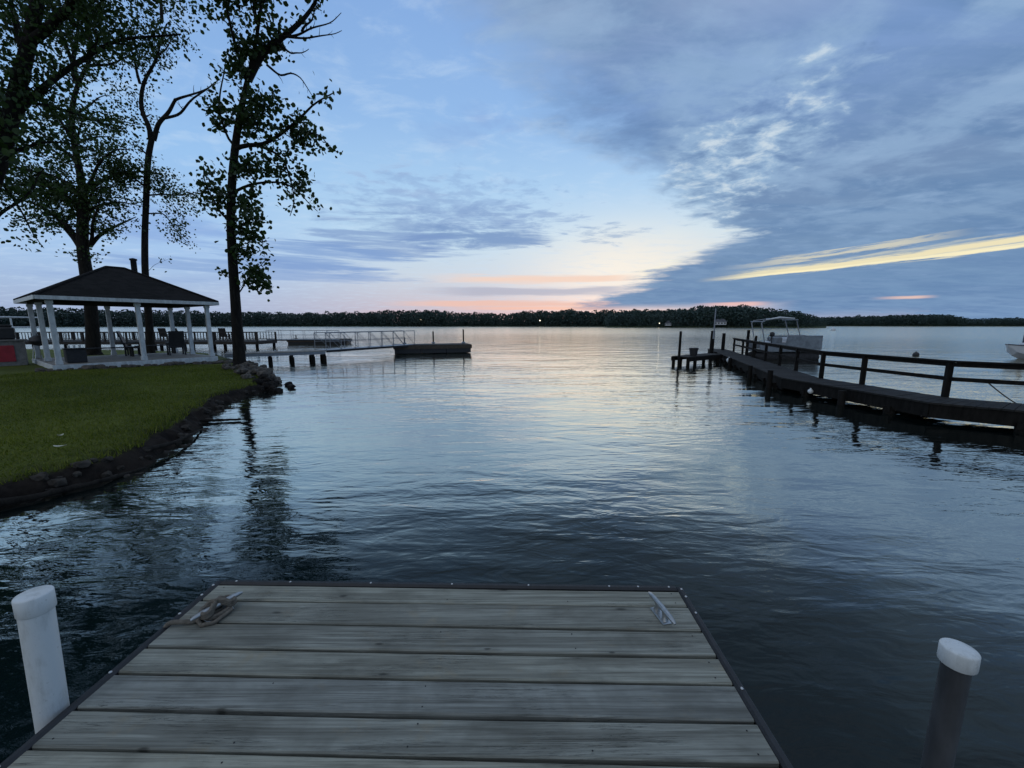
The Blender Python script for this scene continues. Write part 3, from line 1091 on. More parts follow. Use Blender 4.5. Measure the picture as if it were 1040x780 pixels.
# white frame of a boat lift on the water beyond the counter
def boat_lift():
    c = (-44.0, 33.5, 0)
    t = thing('boat_lift', c, 'white pipe frame of a boat lift beyond the black barbecue', 'boat lift')
    X0, X1, Y0, Y1 = -47.5, -42.0, 32.5, 35.5
    for x in (X0, -44.6, X1):
        for y in (Y0, Y1):
            mb = MB(); mb.tube([(x, y, -1.0), (x, y, 2.75)], .06, 8); mb.build('post', M['white_paint'], t)
    for z in (1.9, 2.75):
        for y in (Y0, Y1):
            mb = MB(); mb.tube([(X0, y, z), (X1, y, z)], .055, 8); mb.build('long_rail', M['white_paint'], t)
        for x in (X0, X1):
            mb = MB(); mb.tube([(x, Y0, z), (x, Y1, z)], .055, 8); mb.build('cross_rail', M['white_paint'], t)
    mb = MB(); mb.tube([(X0, Y0, 2.75), (-44.6, Y0, 2.4), (X1, Y0, 2.3)], .05, 8); mb.build('brace', M['white_paint'], t)


boat_lift()

# ------------------------------------------------------------------ the railed deck over the water behind the gazebo
def far_deck():
    X0, X1, Y0, Y1, z, top = -47.0, -23.2, 36.0, 39.0, 0.62, 1.42
    t = thing('railed_deck', ((X0 + X1) / 2, Y0, 0), 'dark railed timber deck over the water behind the gazebo', 'deck')
    mb = MB()
    n = 90
    for k in range(n):
        x = X0 + (k + .5) * (X1 - X0) / n
        mb.box((x, (Y0 + Y1) / 2, z - .02), ((X1 - X0) / n - .012, Y1 - Y0, .04))
    mb.build('decking', M['dark_wood'], t)
    mb = MB(); mb.box(((X0 + X1) / 2, Y0 - .03, z - .16), (X1 - X0, .05, .24)); mb.build('fascia', M['dark_wood'], t)
    mb = MB(); mb.box((X1 + .03, (Y0 + Y1) / 2, z - .16), (.05, Y1 - Y0, .24)); mb.build('fascia', M['dark_wood'], t)
    xs = np.linspace(X0, X1, 13)
    for yy in (Y0 + .08, Y1 - .08):
        for x in xs:
            mb = MB(); mb.box((x, yy, (z + top) / 2), (.12, .12, top - z + .06)); mb.build('railing_post', M['dark_wood'], t)
        mb = MB(); mb.box(((X0 + X1) / 2, yy, top), (X1 - X0, .14, .05)); mb.build('top_rail', M['dark_wood'], t)
        mb = MB(); mb.box(((X0 + X1) / 2, yy, z + .12), (X1 - X0, .05, .07)); mb.build('bottom_rail', M['dark_wood'], t)
        mb = MB()
        for x in np.arange(X0 + .2, X1, .28):
            mb.box((x, yy, (z + top) / 2 + .04), (.04, .04, top - z - .12))
        mb.build('balusters', M['dark_wood'], t)
    for x in np.linspace(X0 + .3, X1 - .15, 9):
        for yy in (Y0 + .2, Y1 - .2):
            mb = MB(); mb.tube([(x, yy, -1.2), (x, yy, z - .05)], .13, 8); mb.build('pile', M['pile_wood'], t)
    # chairs and loungers standing on it
    return z


DZ = far_deck()


def deck_chair(x, y, rz, label, DZ=DZ, group='chairs on the railed deck'):
    t = thing('deck_chair', (x, y, DZ), label, 'chair', group)
    ca, sa = math.cos(rz), math.sin(rz)
    at = lambda a, b, z: (x + a * ca - b * sa, y + a * sa + b * ca, DZ + z)
    mb = MB(); mb.box(at(0, 0, .40), (.62, .6, .06), rz, rx=R(6)); mb.build('seat', M['black'], t)
    mb = MB(); mb.box(at(0, .36, .78), (.6, .06, .85), rz, rx=R(-16), bev=.02); mb.build('backrest', M['black'], t)
    for s in (-.3, .3):
        mb = MB(); mb.box(at(s, .02, .62), (.09, .7, .04), rz); mb.build('armrest', M['black'], t)
        for b in (-.26, .26):
            mb = MB(); mb.box(at(s, b, .3), (.06, .06, .6), rz); mb.build('leg', M['black'], t)


for i, (x, y, a, lab) in enumerate([(-39.2, 37.2, 2.6, 'black deck chair by the railing seen between the two trunks'),
                                    (-32.7, 37.4, 3.4, 'black deck chair left of the gazebo right rear posts'),
                                    (-31.2, 37.3, 2.9, 'black deck chair seen between the gazebo right rear posts'),
                                    (-27.0, 37.3, 3.3, 'black deck chair just left of the slender leafy tree trunk')]):
    deck_chair(x, y, a, lab)
for a, b, rz, lab in ((2.95, 3.9, 2.2, 'black chair on the gazebo floor left of its back right corner post'), (4.25, 2.6, 4.0, 'black chair on the gazebo floor beside its right side posts')):
    q = gm(a, b, GZF)
    deck_chair(q[0], q[1], rz, lab, GZF, 'chairs on the gazebo floor')


# ------------------------------------------------------------------ walkway, gangway and floating docks
def walkway():
    a, b = np.array((-15.2, 20.9)), np.array((-11.15, 23.4))
    d = (b - a) / np.linalg.norm(b - a); n = np.array((-d[1], d[0]))
    t = thing('walkway', (a[0], a[1], 0.3), 'pale low walkway on squat piles leading from the point', 'walkway')
    mb = MB()
    L = np.linalg.norm(b - a)
    k = 0.0
    while k < L:
        c = a + d * (k + .07)
        mb.box((c[0], c[1], .60), (.132, 1.25, .035), math.atan2(d[1], d[0]))
        k += .14
    mb.build('decking', M['gazebo_floor'], t)
    for s in (-.6, .6):
        p, q = a + n * s, b + n * s
        mb = MB(); mb.beam((*p, .50), (*q, .50), .05, .16); mb.build('stringer', M['aluminium'], t)
    for f in (.42, .64, .86, .985):
        c = a + d * L * f
        mb = MB(); p, q = c - n * .8, c + n * .8
        mb.beam((*p, .36), (*q, .36), .12, .13); mb.build('cap_beam', M['pile_wood'], t)
        for s in (-.62, .62):
            p = c + n * s
            mb = MB(); mb.tube([(*p, -1), (*p, .31)], .11, 10); mb.build('pile', M['pile_wood'], t)


walkway()


def gangway(a, b, z0, z1, w, hrail, n, label, name='gangway', diag=True):
    a, b = np.array(a), np.array(b)
    d = (b - a) / np.linalg.norm(b - a); nn = np.array((-d[1], d[0]))
    t = thing(name, (a[0], a[1], z0), label, 'gangway')
    mb = MB(); mb.beam((*a, z0), (*b, z1), w, .05); mb.build('tread', M['aluminium'], t)
    for s in (-w / 2, w / 2):
        p, q = a + nn * s, b + nn * s
        mb = MB(); mb.beam((*p, z0 - .05), (*q, z1 - .05), .05, .12); mb.build('side_beam', M['charcoal'], t)
        mb = MB(); mb.tube([(*p, z0 + hrail), (*q, z1 + hrail)], .026, 6); mb.build('handrail', M['aluminium'], t)
        mb = MB(); mb.tube([(*p, z0 + hrail * .5), (*q, z1 + hrail * .5)], .014, 6)
        mb.build('mid_rail', M['aluminium'], t)
        for k in range(n + 1):
            f = k / n
            c = p + (q - p) * f; z = z0 + (z1 - z0) * f
            mb = MB(); mb.tube([(*c, z - .05), (*c, z + hrail)], .02, 6); mb.build('upright', M['aluminium'], t)
            if diag and k < n:
                c2 = p + (q - p) * (k + 1) / n; z2 = z0 + (z1 - z0) * (k + 1) / n
                mb = MB(); mb.tube([(*c, z + hrail), (*c2, z2)], .014, 6); mb.build('diagonal', M['aluminium'], t)


gangway((-11.3, 23.3), (-7.6, 29.3), .62, .66, 1.1, 1.02, 7, 'thin railed metal gangway sloping to the nearer floating dock')
gangway((-25.0, 40.6), (-18.6, 42.6), .62, .55, 1.0, .95, 6, 'distant thin railed gangway beyond the walkway', diag=False)


def float_dock(c, L, W, rz, z, posts, label, fd=.42):
    t = thing('floating_dock', (c[0], c[1], 0), label, 'floating dock')
    ca, sa = math.cos(rz), math.sin(rz)
    at = lambda x, y, zz: (c[0] + x * ca - y * sa, c[1] + x * sa + y * ca, zz)
    mb = MB()
    n = int(L / .16)
    for k in range(n):
        mb.box(at(-L / 2 + (k + .5) * L / n, 0, z - .02), (L / n - .01, W, .04), rz)
    mb.build('decking', M['dark_wood'], t)
    mb = MB()
    for s in (-1, 1):
        mb.box(at(0, s * (W / 2 + .02), z - .16), (L + .08, .05, .27), rz)
        mb.box(at(s * (L / 2 + .02), 0, z - .16), (.05, W, .27), rz)
    mb.build('frame', M['brown_wood'], t)
    for k in range(3):
        mb = MB(); mb.box(at(-L * .33 + k * L * .33, 0, z - .30 - .14), (L * .325, W * .96, .36), rz, bev=.02); mb.build('float', M['black'], t)
    for x, y, h in posts:
        mb = MB(); p = at(x, y, 0)
        mb.tube([(p[0], p[1], -1.2), (p[0], p[1], h)], .055, 8); mb.build('pile', M['pile_wood'], t)
        mb = MB(); mb.box((p[0], p[1], z + .06), (.26, .26, .1), rz); mb.build('pile_collar', M['steel'], t)


float_dock((-6.05, 30.0), 5.6, 2.1, R(17), .66, [(-2.0, .9, 1.15), (.2, 1.15, 1.6), (2.55, .9, 1.75)], 'nearer brown floating dock with three thin poles at the end of the gangway')
float_dock((-21.6, 44.6), 6.3, 1.8, R(6), .55, [(-2.9, .8, 1.0)], 'farther low dark floating dock behind the gangway')

# ------------------------------------------------------------------ rocks, roots, litter along the bank
def ground_z(x, y):
    return float(land_z(np.array([x]), np.array([y]))[0])


ROCKS = []
r_ = np.random.default_rng(31)
for k in range(120):                                    # riprap under the leafy tree
    f = r_.random()
    x = -11.9 + 3.3 * f + r_.normal(0, .25); y = 17.2 - 3.6 * f + r_.normal(0, .35)
    ROCKS.append((x, y, r_.uniform(.06, .15), 'stone', 'rough pale stone in the heap at the foot of the leafy tree', 'stones at the foot of the leafy tree'))
for k in range(44):                                    # dark heap at the tip
    a = r_.uniform(0, 6.28); rr = abs(r_.normal(0, .38))
    ROCKS.append((-8.25 + rr * 1.3 * math.cos(a), 12.9 + rr * math.sin(a), r_.uniform(.07, .18), 'dark_stone', 'dark wet stone in the heap at the tip of the bank', 'dark stones at the tip of the bank'))
sd = np.concatenate([[0], np.cumsum(np.hypot(*(SHORE[6:15] - SHORE[5:14]).T))])
for k in range(95):                                    # along the eroded bank
    t = r_.uniform(0, sd[-1])
    x = np.interp(t, sd, SHORE[5:15, 0]) + r_.normal(0, .12); y = np.interp(t, sd, SHORE[5:15, 1]) + r_.normal(0, .12)
    ROCKS.append((x + .06, y, r_.uniform(.025, .10), 'bank_stone', 'small dark stone at the waterline of the eroded bank', 'stones along the eroded bank'))
for k, (x, y, s, mt, lab, grp) in enumerate(ROCKS):
    z = max(ground_z(x, y), -0.06)
    stack = 0.0
    if mt == 'stone': stack = r_.uniform(0, .16)
    if grp.startswith('dark'):
        z = 0.02 + max(0, .46 - .75 * math.hypot(x + 8.25, y - 12.9)) * r_.uniform(.3, 1)
    mb = MB(); mb.rock((x, y, z + s * .2 + stack), (s * r_.uniform(.9, 1.35), s, s * r_.uniform(.55, .9)), 500 + k, 2)
    tag(mb.build('rock', M[mt], loc=(x, y, z)), lab, 'rock', grp)


def snag(pts, r0, r1, label, seed, group=None):
    rr = np.random.default_rng(seed)
    P = np.array(pts, float)
    t = np.linspace(0, 1, 18)
    tt = np.linspace(0, 1, len(P))
    Q = np.stack([np.interp(t, tt, P[:, k]) for k in range(3)], -1) + rr.normal(0, r0 * .12, (18, 3))
    mb = MB(); mb.tube(Q, list(np.linspace(r0, r1, 18) * rr.uniform(.85, 1.15, 18)), 9)
    return tag(mb.build('exposed_root', M['bark'], loc=tuple(P[0])), label, 'root', group)


snag([(-6.1, 4.0, .10), (-5.7, 4.5, .06), (-5.45, 5.0, .05), (-5.45, 5.6, .0)], .05, .02, 'thick dark root lying along the foot of the near bank', 1)
snag([(-5.75, 5.9, .16), (-5.75, 6.5, .12), (-6.0, 7.2, .08), (-6.3, 7.8, .0)], .04, .015, 'thinner dark root below the grass edge at the middle of the bank', 2)
snag([(-6.5, 8.0, .02), (-6.9, 8.3, .05), (-6.0, 8.5, .03)], .045, .02, 'dark branch poking from the bank into the water', 3)

for (x, y, rz, s, lab) in [(-6.6, 5.55, .3, (.075, .03, .015), 'pale curled leaf lying on the lawn nearest the bank'), (-7.15, 6.05, 1.1, (.035, .03, .02), 'small pale scrap lying on the lawn behind the curled leaf')]:
    z = ground_z(x, y) + .055
    vs_, fs = [], []
    for i in range(7):
        u = i / 6 - .5
        w = s[1] * math.sqrt(max(0.02, 1 - (2 * u) ** 2))
        for v_ in (-w, 0, w):
            vs_.append((x + s[0] * u * 2 * math.cos(rz) - v_ * math.sin(rz), y + s[0] * u * 2 * math.sin(rz) + v_ * math.cos(rz), z + s[2] * (4 * u * u + abs(v_) / max(w, .001) * .8)))
    for i in range(6):
        for k in range(2):
            a = i * 3 + k
            fs.append((a, a + 1, a + 4, a + 3))
    tag(MB().poly(vs_, fs, True).build('fallen_leaf', M['paper'], loc=None), lab, 'leaf')

# grass blades on the part of the lawn near enough to show them
nb = 150000
bx = rng.uniform(-17, -5.2, nb); by = 3.0 + (rng.random(nb) ** 1.25) * 14.5
dd = shore_dist(bx, by) + .10 * wob2(bx, by)
keep = (dd > .2) & ~((((np.stack([bx, by], -1) - G0) @ GB) > -.35) & (((np.stack([bx, by], -1) - G0) @ GF) > -.35))
bx, by, dd = bx[keep], by[keep], dd[keep]
bz = land_z(bx, by)
n = len(bx)
hh = rng.uniform(.025, .075, n) * (1 + .9 * (dd < .38) * rng.random(n)) * (1 + .35 * wob2(bx * .6, by * .6))
a = rng.uniform(0, 6.28, n)
lean = rng.normal(0, .03, (n, 2))
wd = rng.uniform(.006, .012, n)
base = np.stack([bx, by, bz - .01], -1)
sx = np.stack([np.cos(a) * wd, np.sin(a) * wd, 0 * a], -1)
tip = base + np.stack([lean[:, 0], lean[:, 1], hh], -1)
V = np.stack([base - sx, base + sx, tip], 1).reshape(-1, 3)
tag(raw_mesh('grass', V, np.arange(len(V)).reshape(-1, 3), M['grass_blade']), 'short green grass on the lawn', kind='stuff')


# ------------------------------------------------------------------ trees
def limb_pts(pts, yp, depth=0.0, seed=0, n=14):
    """2-D limb (x, z) on the plane y=yp, bent out of it by `depth`"""
    r_ = np.random.default_rng(seed)
    P = np.array(pts, float)
    s = np.concatenate([[0], np.cumsum(np.hypot(*(P[1:] - P[:-1]).T))]); s /= s[-1]
    t = np.linspace(0, 1, n)
    x = np.interp(t, s, P[:, 0]); z = np.interp(t, s, P[:, 1])
    for _ in range(1):
        x[1:-1] = (x[:-2] + 2 * x[1:-1] + x[2:]) / 4; z[1:-1] = (z[:-2] + 2 * z[1:-1] + z[2:]) / 4
    y = yp + depth * t ** 1.3 + 0.05 * np.sin(t * 9 + seed)
    return np.stack([x, y, z], -1)


class Tree:
    def __init__(self, name, loc, label, seed, group):
        self.t = thing(name, loc, label, 'tree', group)
        self.loc = loc
        self.r = np.random.default_rng(seed)
        self.limbs = []
        self.twigs = MB()
        self.leaf = []

    def scale(self, pts, k):
        return [(x * k, 2.1 + (z - 2.1) * k) for x, z in pts]

    def trunk(self, pts, radii, yp, depth=0.0, n=26):
        P = limb_pts(pts, yp, depth, 1, n)
        rr = np.interp(np.linspace(0, 1, n), np.linspace(0, 1, len(radii)), radii)
        mb = MB(); mb.tube(P, list(rr), 14)
        # root flare
        b = P[0]
        for k in range(6):
            a = k * 1.047 + self.r.uniform(-.3, .3)
            L = rr[0] * self.r.uniform(1.7, 2.6)
            mb.tube([(b[0] + .25 * rr[0] * math.cos(a), b[1] + .25 * rr[0] * math.sin(a), b[2] + rr[0] * 1.5), (b[0] + rr[0] * .95 * math.cos(a), b[1] + rr[0] * .95 * math.sin(a), b[2] + rr[0] * .4),
                     (b[0] + L * math.cos(a), b[1] + L * math.sin(a), b[2] - .22)], [rr[0] * .55, rr[0] * .4, rr[0] * .16], 8)
        mb.build('trunk', M['bark'], self.t)
        self.T = P
        return P

    def limb(self, pts, r0, r1, yp, depth=0.0, sub=6, leafy=True, sublen=1.0, sig=.22, per=14, start=.25, down=0.0):
        r_ = self.r
        P = limb_pts(pts, yp, depth, int(r_.integers(1e6)), 16)
        rr = np.linspace(r0, r1, 16)
        mb = MB(); mb.tube(P, list(rr), 9)
        mb.build('limb', M['bark'], self.t)
        L = np.linalg.norm(P[1:] - P[:-1], axis=1).sum()
        for k in range(sub):
            f = start + (1 - start) * (k + r_.random()) / sub
            i = min(15, int(f * 15))
            self.twig(P[i], P[min(15, i + 1)] - P[max(0, i - 1)], sublen * L * r_.uniform(.18, .42) * (1.15 - .5 * f), max(.008, rr[i] * .5), leafy, sig, per, 1, down)
        if leafy:
            self.cluster(P[-1], sig, per)

    def twig(self, p, d, L, r, leafy, sig, per, lev, down):
        r_ = self.r
        d = d / (np.linalg.norm(d) + 1e-9)
        side = r_.normal(size=3); side -= (side @ d) * d; side /= np.linalg.norm(side)
        dirv = d * r_.uniform(.35, .8) + side * r_.uniform(.6, 1.0) + np.array((0, 0, .15 - down))
        dirv /= np.linalg.norm(dirv)
        pts = [np.array(p)]
        n = 5
        for k in range(n):
            dirv = dirv + r_.normal(0, .16, 3) + np.array((0, 0, .05 - down * .35)); dirv /= np.linalg.norm(dirv)
            pts.append(pts[-1] + dirv * L / n)
        self.twigs.tube(pts, list(np.linspace(r, max(.004, r * .25), n + 1)), 5, caps=False)
        if leafy:
            for k in range(2, n + 1):
                self.cluster(pts[k], sig, max(1, int(per * (.35 + .65 * k / n))))
        if lev > 0 and L > .5:
            for k in range(3 if L > 1.0 else 2):
                i = int(r_.integers(1, n))
                self.twig(pts[i], dirv, L * r_.uniform(.35, .6), r * .55, leafy, sig, per, lev - 1, down)

    def cluster(self, c, sig, n):
        self.leaf.append(np.asarray(c) + self.r.normal(0, sig, (n, 3)) * np.array((1, 1, .85)))

    def cloud(self, c, size, n):
        """loose extra leaves through an ellipsoid, in small sprays"""
        k = max(1, n // 9)
        q = self.r.normal(0, .5, (k, 3)) * np.array(size) + np.array(c)
        for p in q:
            self.cluster(p, .16, 9)

    def finish(self, lmat, s0, s1, name='foliage', shape='leaf'):
        r_ = self.r
        tag(self.twigs.build('twigs', M['bark'], self.t), kind='stuff')
        C = np.concatenate(self.leaf)
        n = len(C)
        e1 = r_.normal(size=(n, 3)) + np.array((0, 0, -.5)); e1 /= np.linalg.norm(e1, axis=1)[:, None]
        e2 = r_.normal(size=(n, 3)); e2 -= (e2 * e1).sum(1)[:, None] * e1; e2 /= np.linalg.norm(e2, axis=1)[:, None]
        e3 = np.cross(e1, e2)
        s = r_.uniform(s0, s1, n)[:, None]
        w = .40 if shape == 'leaf' else .56
        # five-cornered folded leaf: two quads sharing the midrib
        tip = C + e1 * s * .55; but = C - e1 * s * .5
        fold = e3 * s * .10
        l1 = C + e2 * s * w + fold + e1 * s * .05; l2 = C - e2 * s * w + fold + e1 * s * .05
        lb = C + e2 * s * w * .7 + fold * .7 - e1 * s * .34; rb = C - e2 * s * w * .7 + fold * .7 - e1 * s * .34
        V = np.stack([but, lb, l1, tip, l2, rb], 1).reshape(-1, 3)
        b = np.arange(n)[:, None] * 6
        F = np.concatenate([b + np.array([[0, 1, 2, 3]]), b + np.array([[0, 3, 4, 5]])], 0)
        tag(raw_mesh(name, V, F, M[lmat], self.t), kind='stuff')


TG = 'trees on the point'
# slender tree right of the gazebo, big loose leaves, bare twigs at top right
k = 16.5 / 14.5
T = Tree('leafy_tree', (-10.09 * k, 16.5, .3), 'slender tree right of the gazebo with loose leaf clumps and bare top right twigs', 11, TG)
S = lambda p: T.scale(p, k)
YD = 16.5
T.trunk(S([(-10.09, 0.5), (-10.04, 2.1), (-9.93, 4.18), (-9.82, 5.85), (-9.58, 7.46), (-9.32, 8.71), (-9.06, 9.62), (-8.79, 10.37), (-8.52, 11.1), (-8.32, 11.83), (-8.12, 12.54), (-7.92, 13.6)]),
        [0.245, 0.202, 0.180, 0.169, 0.155, 0.144, 0.137, 0.119, 0.086, 0.061, 0.050, 0.029], YD)
lo = dict(yp=YD)
T.limb(S([(-8.85, 10.2), (-8.3, 10.96), (-7.78, 11.34), (-7.36, 11.68), (-6.91, 12.11), (-6.52, 12.54), (-6.1, 13.4)]), .15, .03, YD, .3, 5, True, .5, .2, 7)
for p in ([(-7.39, 11.5), (-6.95, 11.57), (-6.45, 11.77), (-5.99, 11.97), (-5.61, 12.25)], [(-7.5, 11.45), (-6.8, 11.48), (-6.31, 11.51), (-5.92, 11.6), (-5.65, 11.77)],
          [(-7.68, 11.24), (-7.32, 11.01), (-7.0, 11.01), (-6.79, 11.22)], [(-8.12, 10.62), (-7.77, 10.34), (-7.37, 10.43), (-7.06, 10.28), (-6.77, 9.77)], [(-6.9, 11.6), (-6.6, 12.0), (-6.35, 12.5)]):
    T.limb(S(p), .045, .01, YD, .15, 4, False, .5)
T.limb(S([(-9.5, 8.0), (-9.07, 8.18), (-8.57, 8.12), (-8.12, 8.3), (-7.53, 8.55), (-6.94, 8.86), (-6.47, 9.26), (-5.96, 9.47), (-5.79, 9.53)]), .09, .02, YD, -.6, 10, True, .33, .22, 4, .2)
T.limb(S([(-7.36, 8.61), (-6.86, 8.55), (-6.43, 8.4), (-6.12, 8.02), (-5.8, 7.77)]), .035, .012, YD, -.5, 4, True, .3, .13, 2, .3, .2)
T.limb(S([(-8.57, 8.12), (-8.08, 7.93), (-7.77, 7.62), (-7.55, 7.08), (-7.44, 6.34), (-7.59, 5.78)]), .05, .012, YD, -.4, 8, True, .32, .17, 3, .15, .25)
T.limb(S([(-9.7, 6.66), (-9.03, 6.92), (-8.51, 7.01), (-7.99, 7.05), (-7.51, 6.76), (-7.2, 6.34), (-6.94, 6.11)]), .06, .012, YD, .4, 8, True, .32, .18, 3, .2, .15)
T.limb(S([(-9.42, 8.09), (-9.72, 8.4), (-9.9, 9.17), (-9.8, 10.07), (-9.61, 10.96)]), .05, .015, YD, .2, 5, True, .25, .16, 4)
T.limb(S([(-9.84, 5.68), (-10.25, 6.01), (-10.59, 6.66), (-10.79, 7.3), (-10.82, 7.62)]), .05, .012, YD, .3, 7, True, .35, .2, 5)
T.limb(S([(-9.82, 5.19), (-9.33, 5.59), (-8.9, 5.78), (-8.63, 5.68)]), .04, .012, YD, -.3, 5, True, .45, .2, 5)
T.limb(S([(-9.93, 3.15), (-9.52, 3.67), (-9.12, 4.18), (-8.81, 4.45)]), .03, .01, YD, .2, 5, True, .4, .2, 5)
T.limb(S([(-9.95, 3.67), (-10.28, 3.84), (-10.54, 4.01)]), .02, .008, YD, .2, 2, True, .3, .12, 3)
T.limb(S([(-8.32, 11.83), (-8.47, 12.54), (-8.55, 13.6)]), .07, .02, YD, .3, 5, True, .5, .2, 6)
T.limb(S([(-8.8, 10.22), (-9.04, 10.81), (-9.12, 11.54), (-9.24, 12.25), (-9.5, 13.2)]), .07, .02, YD, -.2, 8, True, .45, .2, 5)
T.limb(S([(-8.1, 12.5), (-7.6, 13.6), (-7.2, 14.8)]), .06, .02, YD, -.3, 6, True, .5, .22, 7)
for c, sz, n in [((-8.9, 8.9), (.6, .6, .5), 150), ((-8.3, 9.4), (.5, .5, .35), 70), ((-9.0, 10.6), (.35, .4, .7), 110), ((-8.2, 11.3), (.5, .5, .5), 90), ((-7.2, 8.5), (.55, .5, .45), 110),
                 ((-8.2, 7.6), (.5, .5, .35), 70), ((-9.2, 7.4), (.4, .5, .5), 70), ((-9.3, 6.3), (.45, .5, .5), 80), ((-10.2, 6.6), (.4, .4, .6), 70), ((-9.3, 5.3), (.5, .4, .4), 90), ((-9.1, 3.75), (.4, .4, .4), 90),
                 ((-9.5, 4.7), (.25, .3, .25), 40), ((-10.0, 9.2), (.25, .3, .6), 50), ((-7.3, 7.0), (.3, .3, .5), 50), ((-8.4, 12.9), (.8, .8, .8), 160), ((-9.5, 12.6), (.5, .6, .5), 60)]:
    q = S([c])[0]
    T.cloud((q[0], YD, q[1]), tuple(v * k for v in sz), int(n * 3.4))
for c, sz, n in [((-8.6, 14.6), (1.3, 1.3, 1.2), 520), ((-7.2, 15.4), (1.3, 1.3, 1.2), 420), ((-9.6, 15.6), (1.2, 1.3, 1.2), 380)]:
    q = S([c])[0]
    T.cloud((q[0], YD, q[1]), tuple(v * k for v in sz), n * 2)
T.limb(S([(-7.92, 13.4), (-8.2, 14.6), (-8.5, 16.2)]), .07, .02, YD, .3, 8, True, .6, .3, 10)
T.finish('leaf_round', .09, .18, shape='round')

# big trunk behind the gazebo, leaning and forking
T = Tree('spreading_tree', (-23.98, 22.5, .4), 'thick leaning tree behind the gazebo left of its roof peak', 12, TG)
YB = 22.5
T.trunk([(-23.98, 0.2), (-23.64, 3.19), (-23.56, 5.07), (-23.56, 6.38), (-23.3, 7.66), (-23.04, 8.93), (-23.12, 10.41), (-23.25, 11.87), (-23.11, 13.3), (-22.56, 14.47), (-21.92, 15.25), (-21.34, 16.07)],
        [0.340, 0.299, 0.272, 0.286, 0.252, 0.245, 0.184, 0.150, 0.129, 0.109, 0.082, 0.048], YB)
for p, r0, sub, per in [([(-23.69, 6.27), (-24.12, 6.89), (-24.67, 7.51), (-25.13, 7.92), (-25.72, 8.22), (-26.39, 8.32)], .17, 8, 12),
                        ([(-23.24, 6.38), (-22.58, 7.15), (-22.07, 7.66), (-21.35, 8.17)], .12, 6, 11),
                        ([(-23.3, 11.87), (-23.7, 12.59), (-24.11, 13.21), (-24.37, 13.77)], .10, 6, 11),
                        ([(-23.04, 12.83), (-22.19, 12.92), (-21.4, 13.06), (-20.62, 13.11)], .08, 6, 10),
                        ([(-22.56, 14.47), (-22.78, 15.62), (-22.8, 16.97), (-22.83, 18.29), (-22.6, 19.6)], .12, 7, 12),
                        ([(-21.92, 15.25), (-21.27, 15.52), (-20.82, 15.84), (-20.36, 16.52)], .08, 5, 10),
                        ([(-23.06, 9.18), (-22.15, 9.92), (-21.3, 10.32), (-20.3, 10.6), (-19.6, 10.4)], .12, 9, 12),
                        ([(-23.15, 8.93), (-24.07, 9.43), (-25.09, 9.67), (-26.1, 9.92), (-27.2, 9.9)], .12, 9, 13),
                        ([(-23.3, 8.0), (-22.6, 8.7), (-21.9, 8.9), (-21.0, 8.8)], .09, 8, 12),
                        ([(-23.3, 8.2), (-24.3, 8.9), (-25.5, 9.0), (-26.6, 8.9)], .09, 8, 12),
                        ([(-23.2, 10.8), (-24.4, 11.5), (-25.6, 11.9)], .09, 6, 10), ([(-23.1, 11.5), (-22.3, 12.1), (-21.4, 12.2)], .07, 6, 10)]:
    for dpt in (1.6, -1.4):
        T.limb(p, r0 * (1 if dpt > 0 else .8), r0 * .18, YB, dpt * (.4 + .6 * T.r.random()), sub if dpt > 0 else sub - 2, True, .42, .30, per // 2 + 1, .25)
        if dpt > 0: p = [(x + (x - p[0][0]) * .05 + (.25 if i else 0), z + (.35 if i else 0)) for i, (x, z) in enumerate(p)]
for c, sz, n in [((-24.6, 8.7), (1.9, 1.3, .8), 420), ((-22.2, 9.0), (1.3, 1.1, .9), 330), ((-25.2, 9.6), (1.5, 1.0, .6), 220), ((-23.4, 8.4), (1.0, 1.2, .9), 260), ((-22.0, 7.3), (.9, .8, .7), 110), ((-21.2, 10.3), (1.3, 1, .7), 200),
                 ((-25.6, 7.6), (1.5, .8, .5), 120), ((-21.3, 12.6), (1.2, 1, .9), 170), ((-24.2, 13.2), (1.2, 1, 1.0), 190), ((-22.6, 18.0), (2.6, 2, 1.6), 700), ((-20.8, 16.2), (1.2, 1, .9), 170), ((-23.6, 5.9), (1.3, .6, .25), 40), ((-22.2, 11.3), (1.0, 1, 1.0), 150), ((-24.3, 11.0), (1.3, 1, 1.1), 190), ((-26.2, 9.0), (1.3, .9, .9), 170), ((-27.0, 11.5), (1.3, 1, 1.2), 200), ((-23.0, 15.0), (1.4, 1.2, 1.0), 200)]:
    T.cloud((c[0], YB, c[1]), sz, int(n * 2.9))
for c, sz, n in [((-24.4, 20.0), (2.6, 2.2, 1.5), 900), ((-21.6, 20.8), (2.4, 2.2, 1.5), 800), ((-25.6, 17.0), (1.6, 1.6, 1.4), 420)]:
    T.cloud((c[0], YB, c[1]), sz, n)
T.limb([(-21.5, 16.0), (-21.8, 18.0), (-22.0, 21.0)], .1, .03, YB, .5, 12, True, .6, .4, 9)
T.finish('leaf', .08, .17)

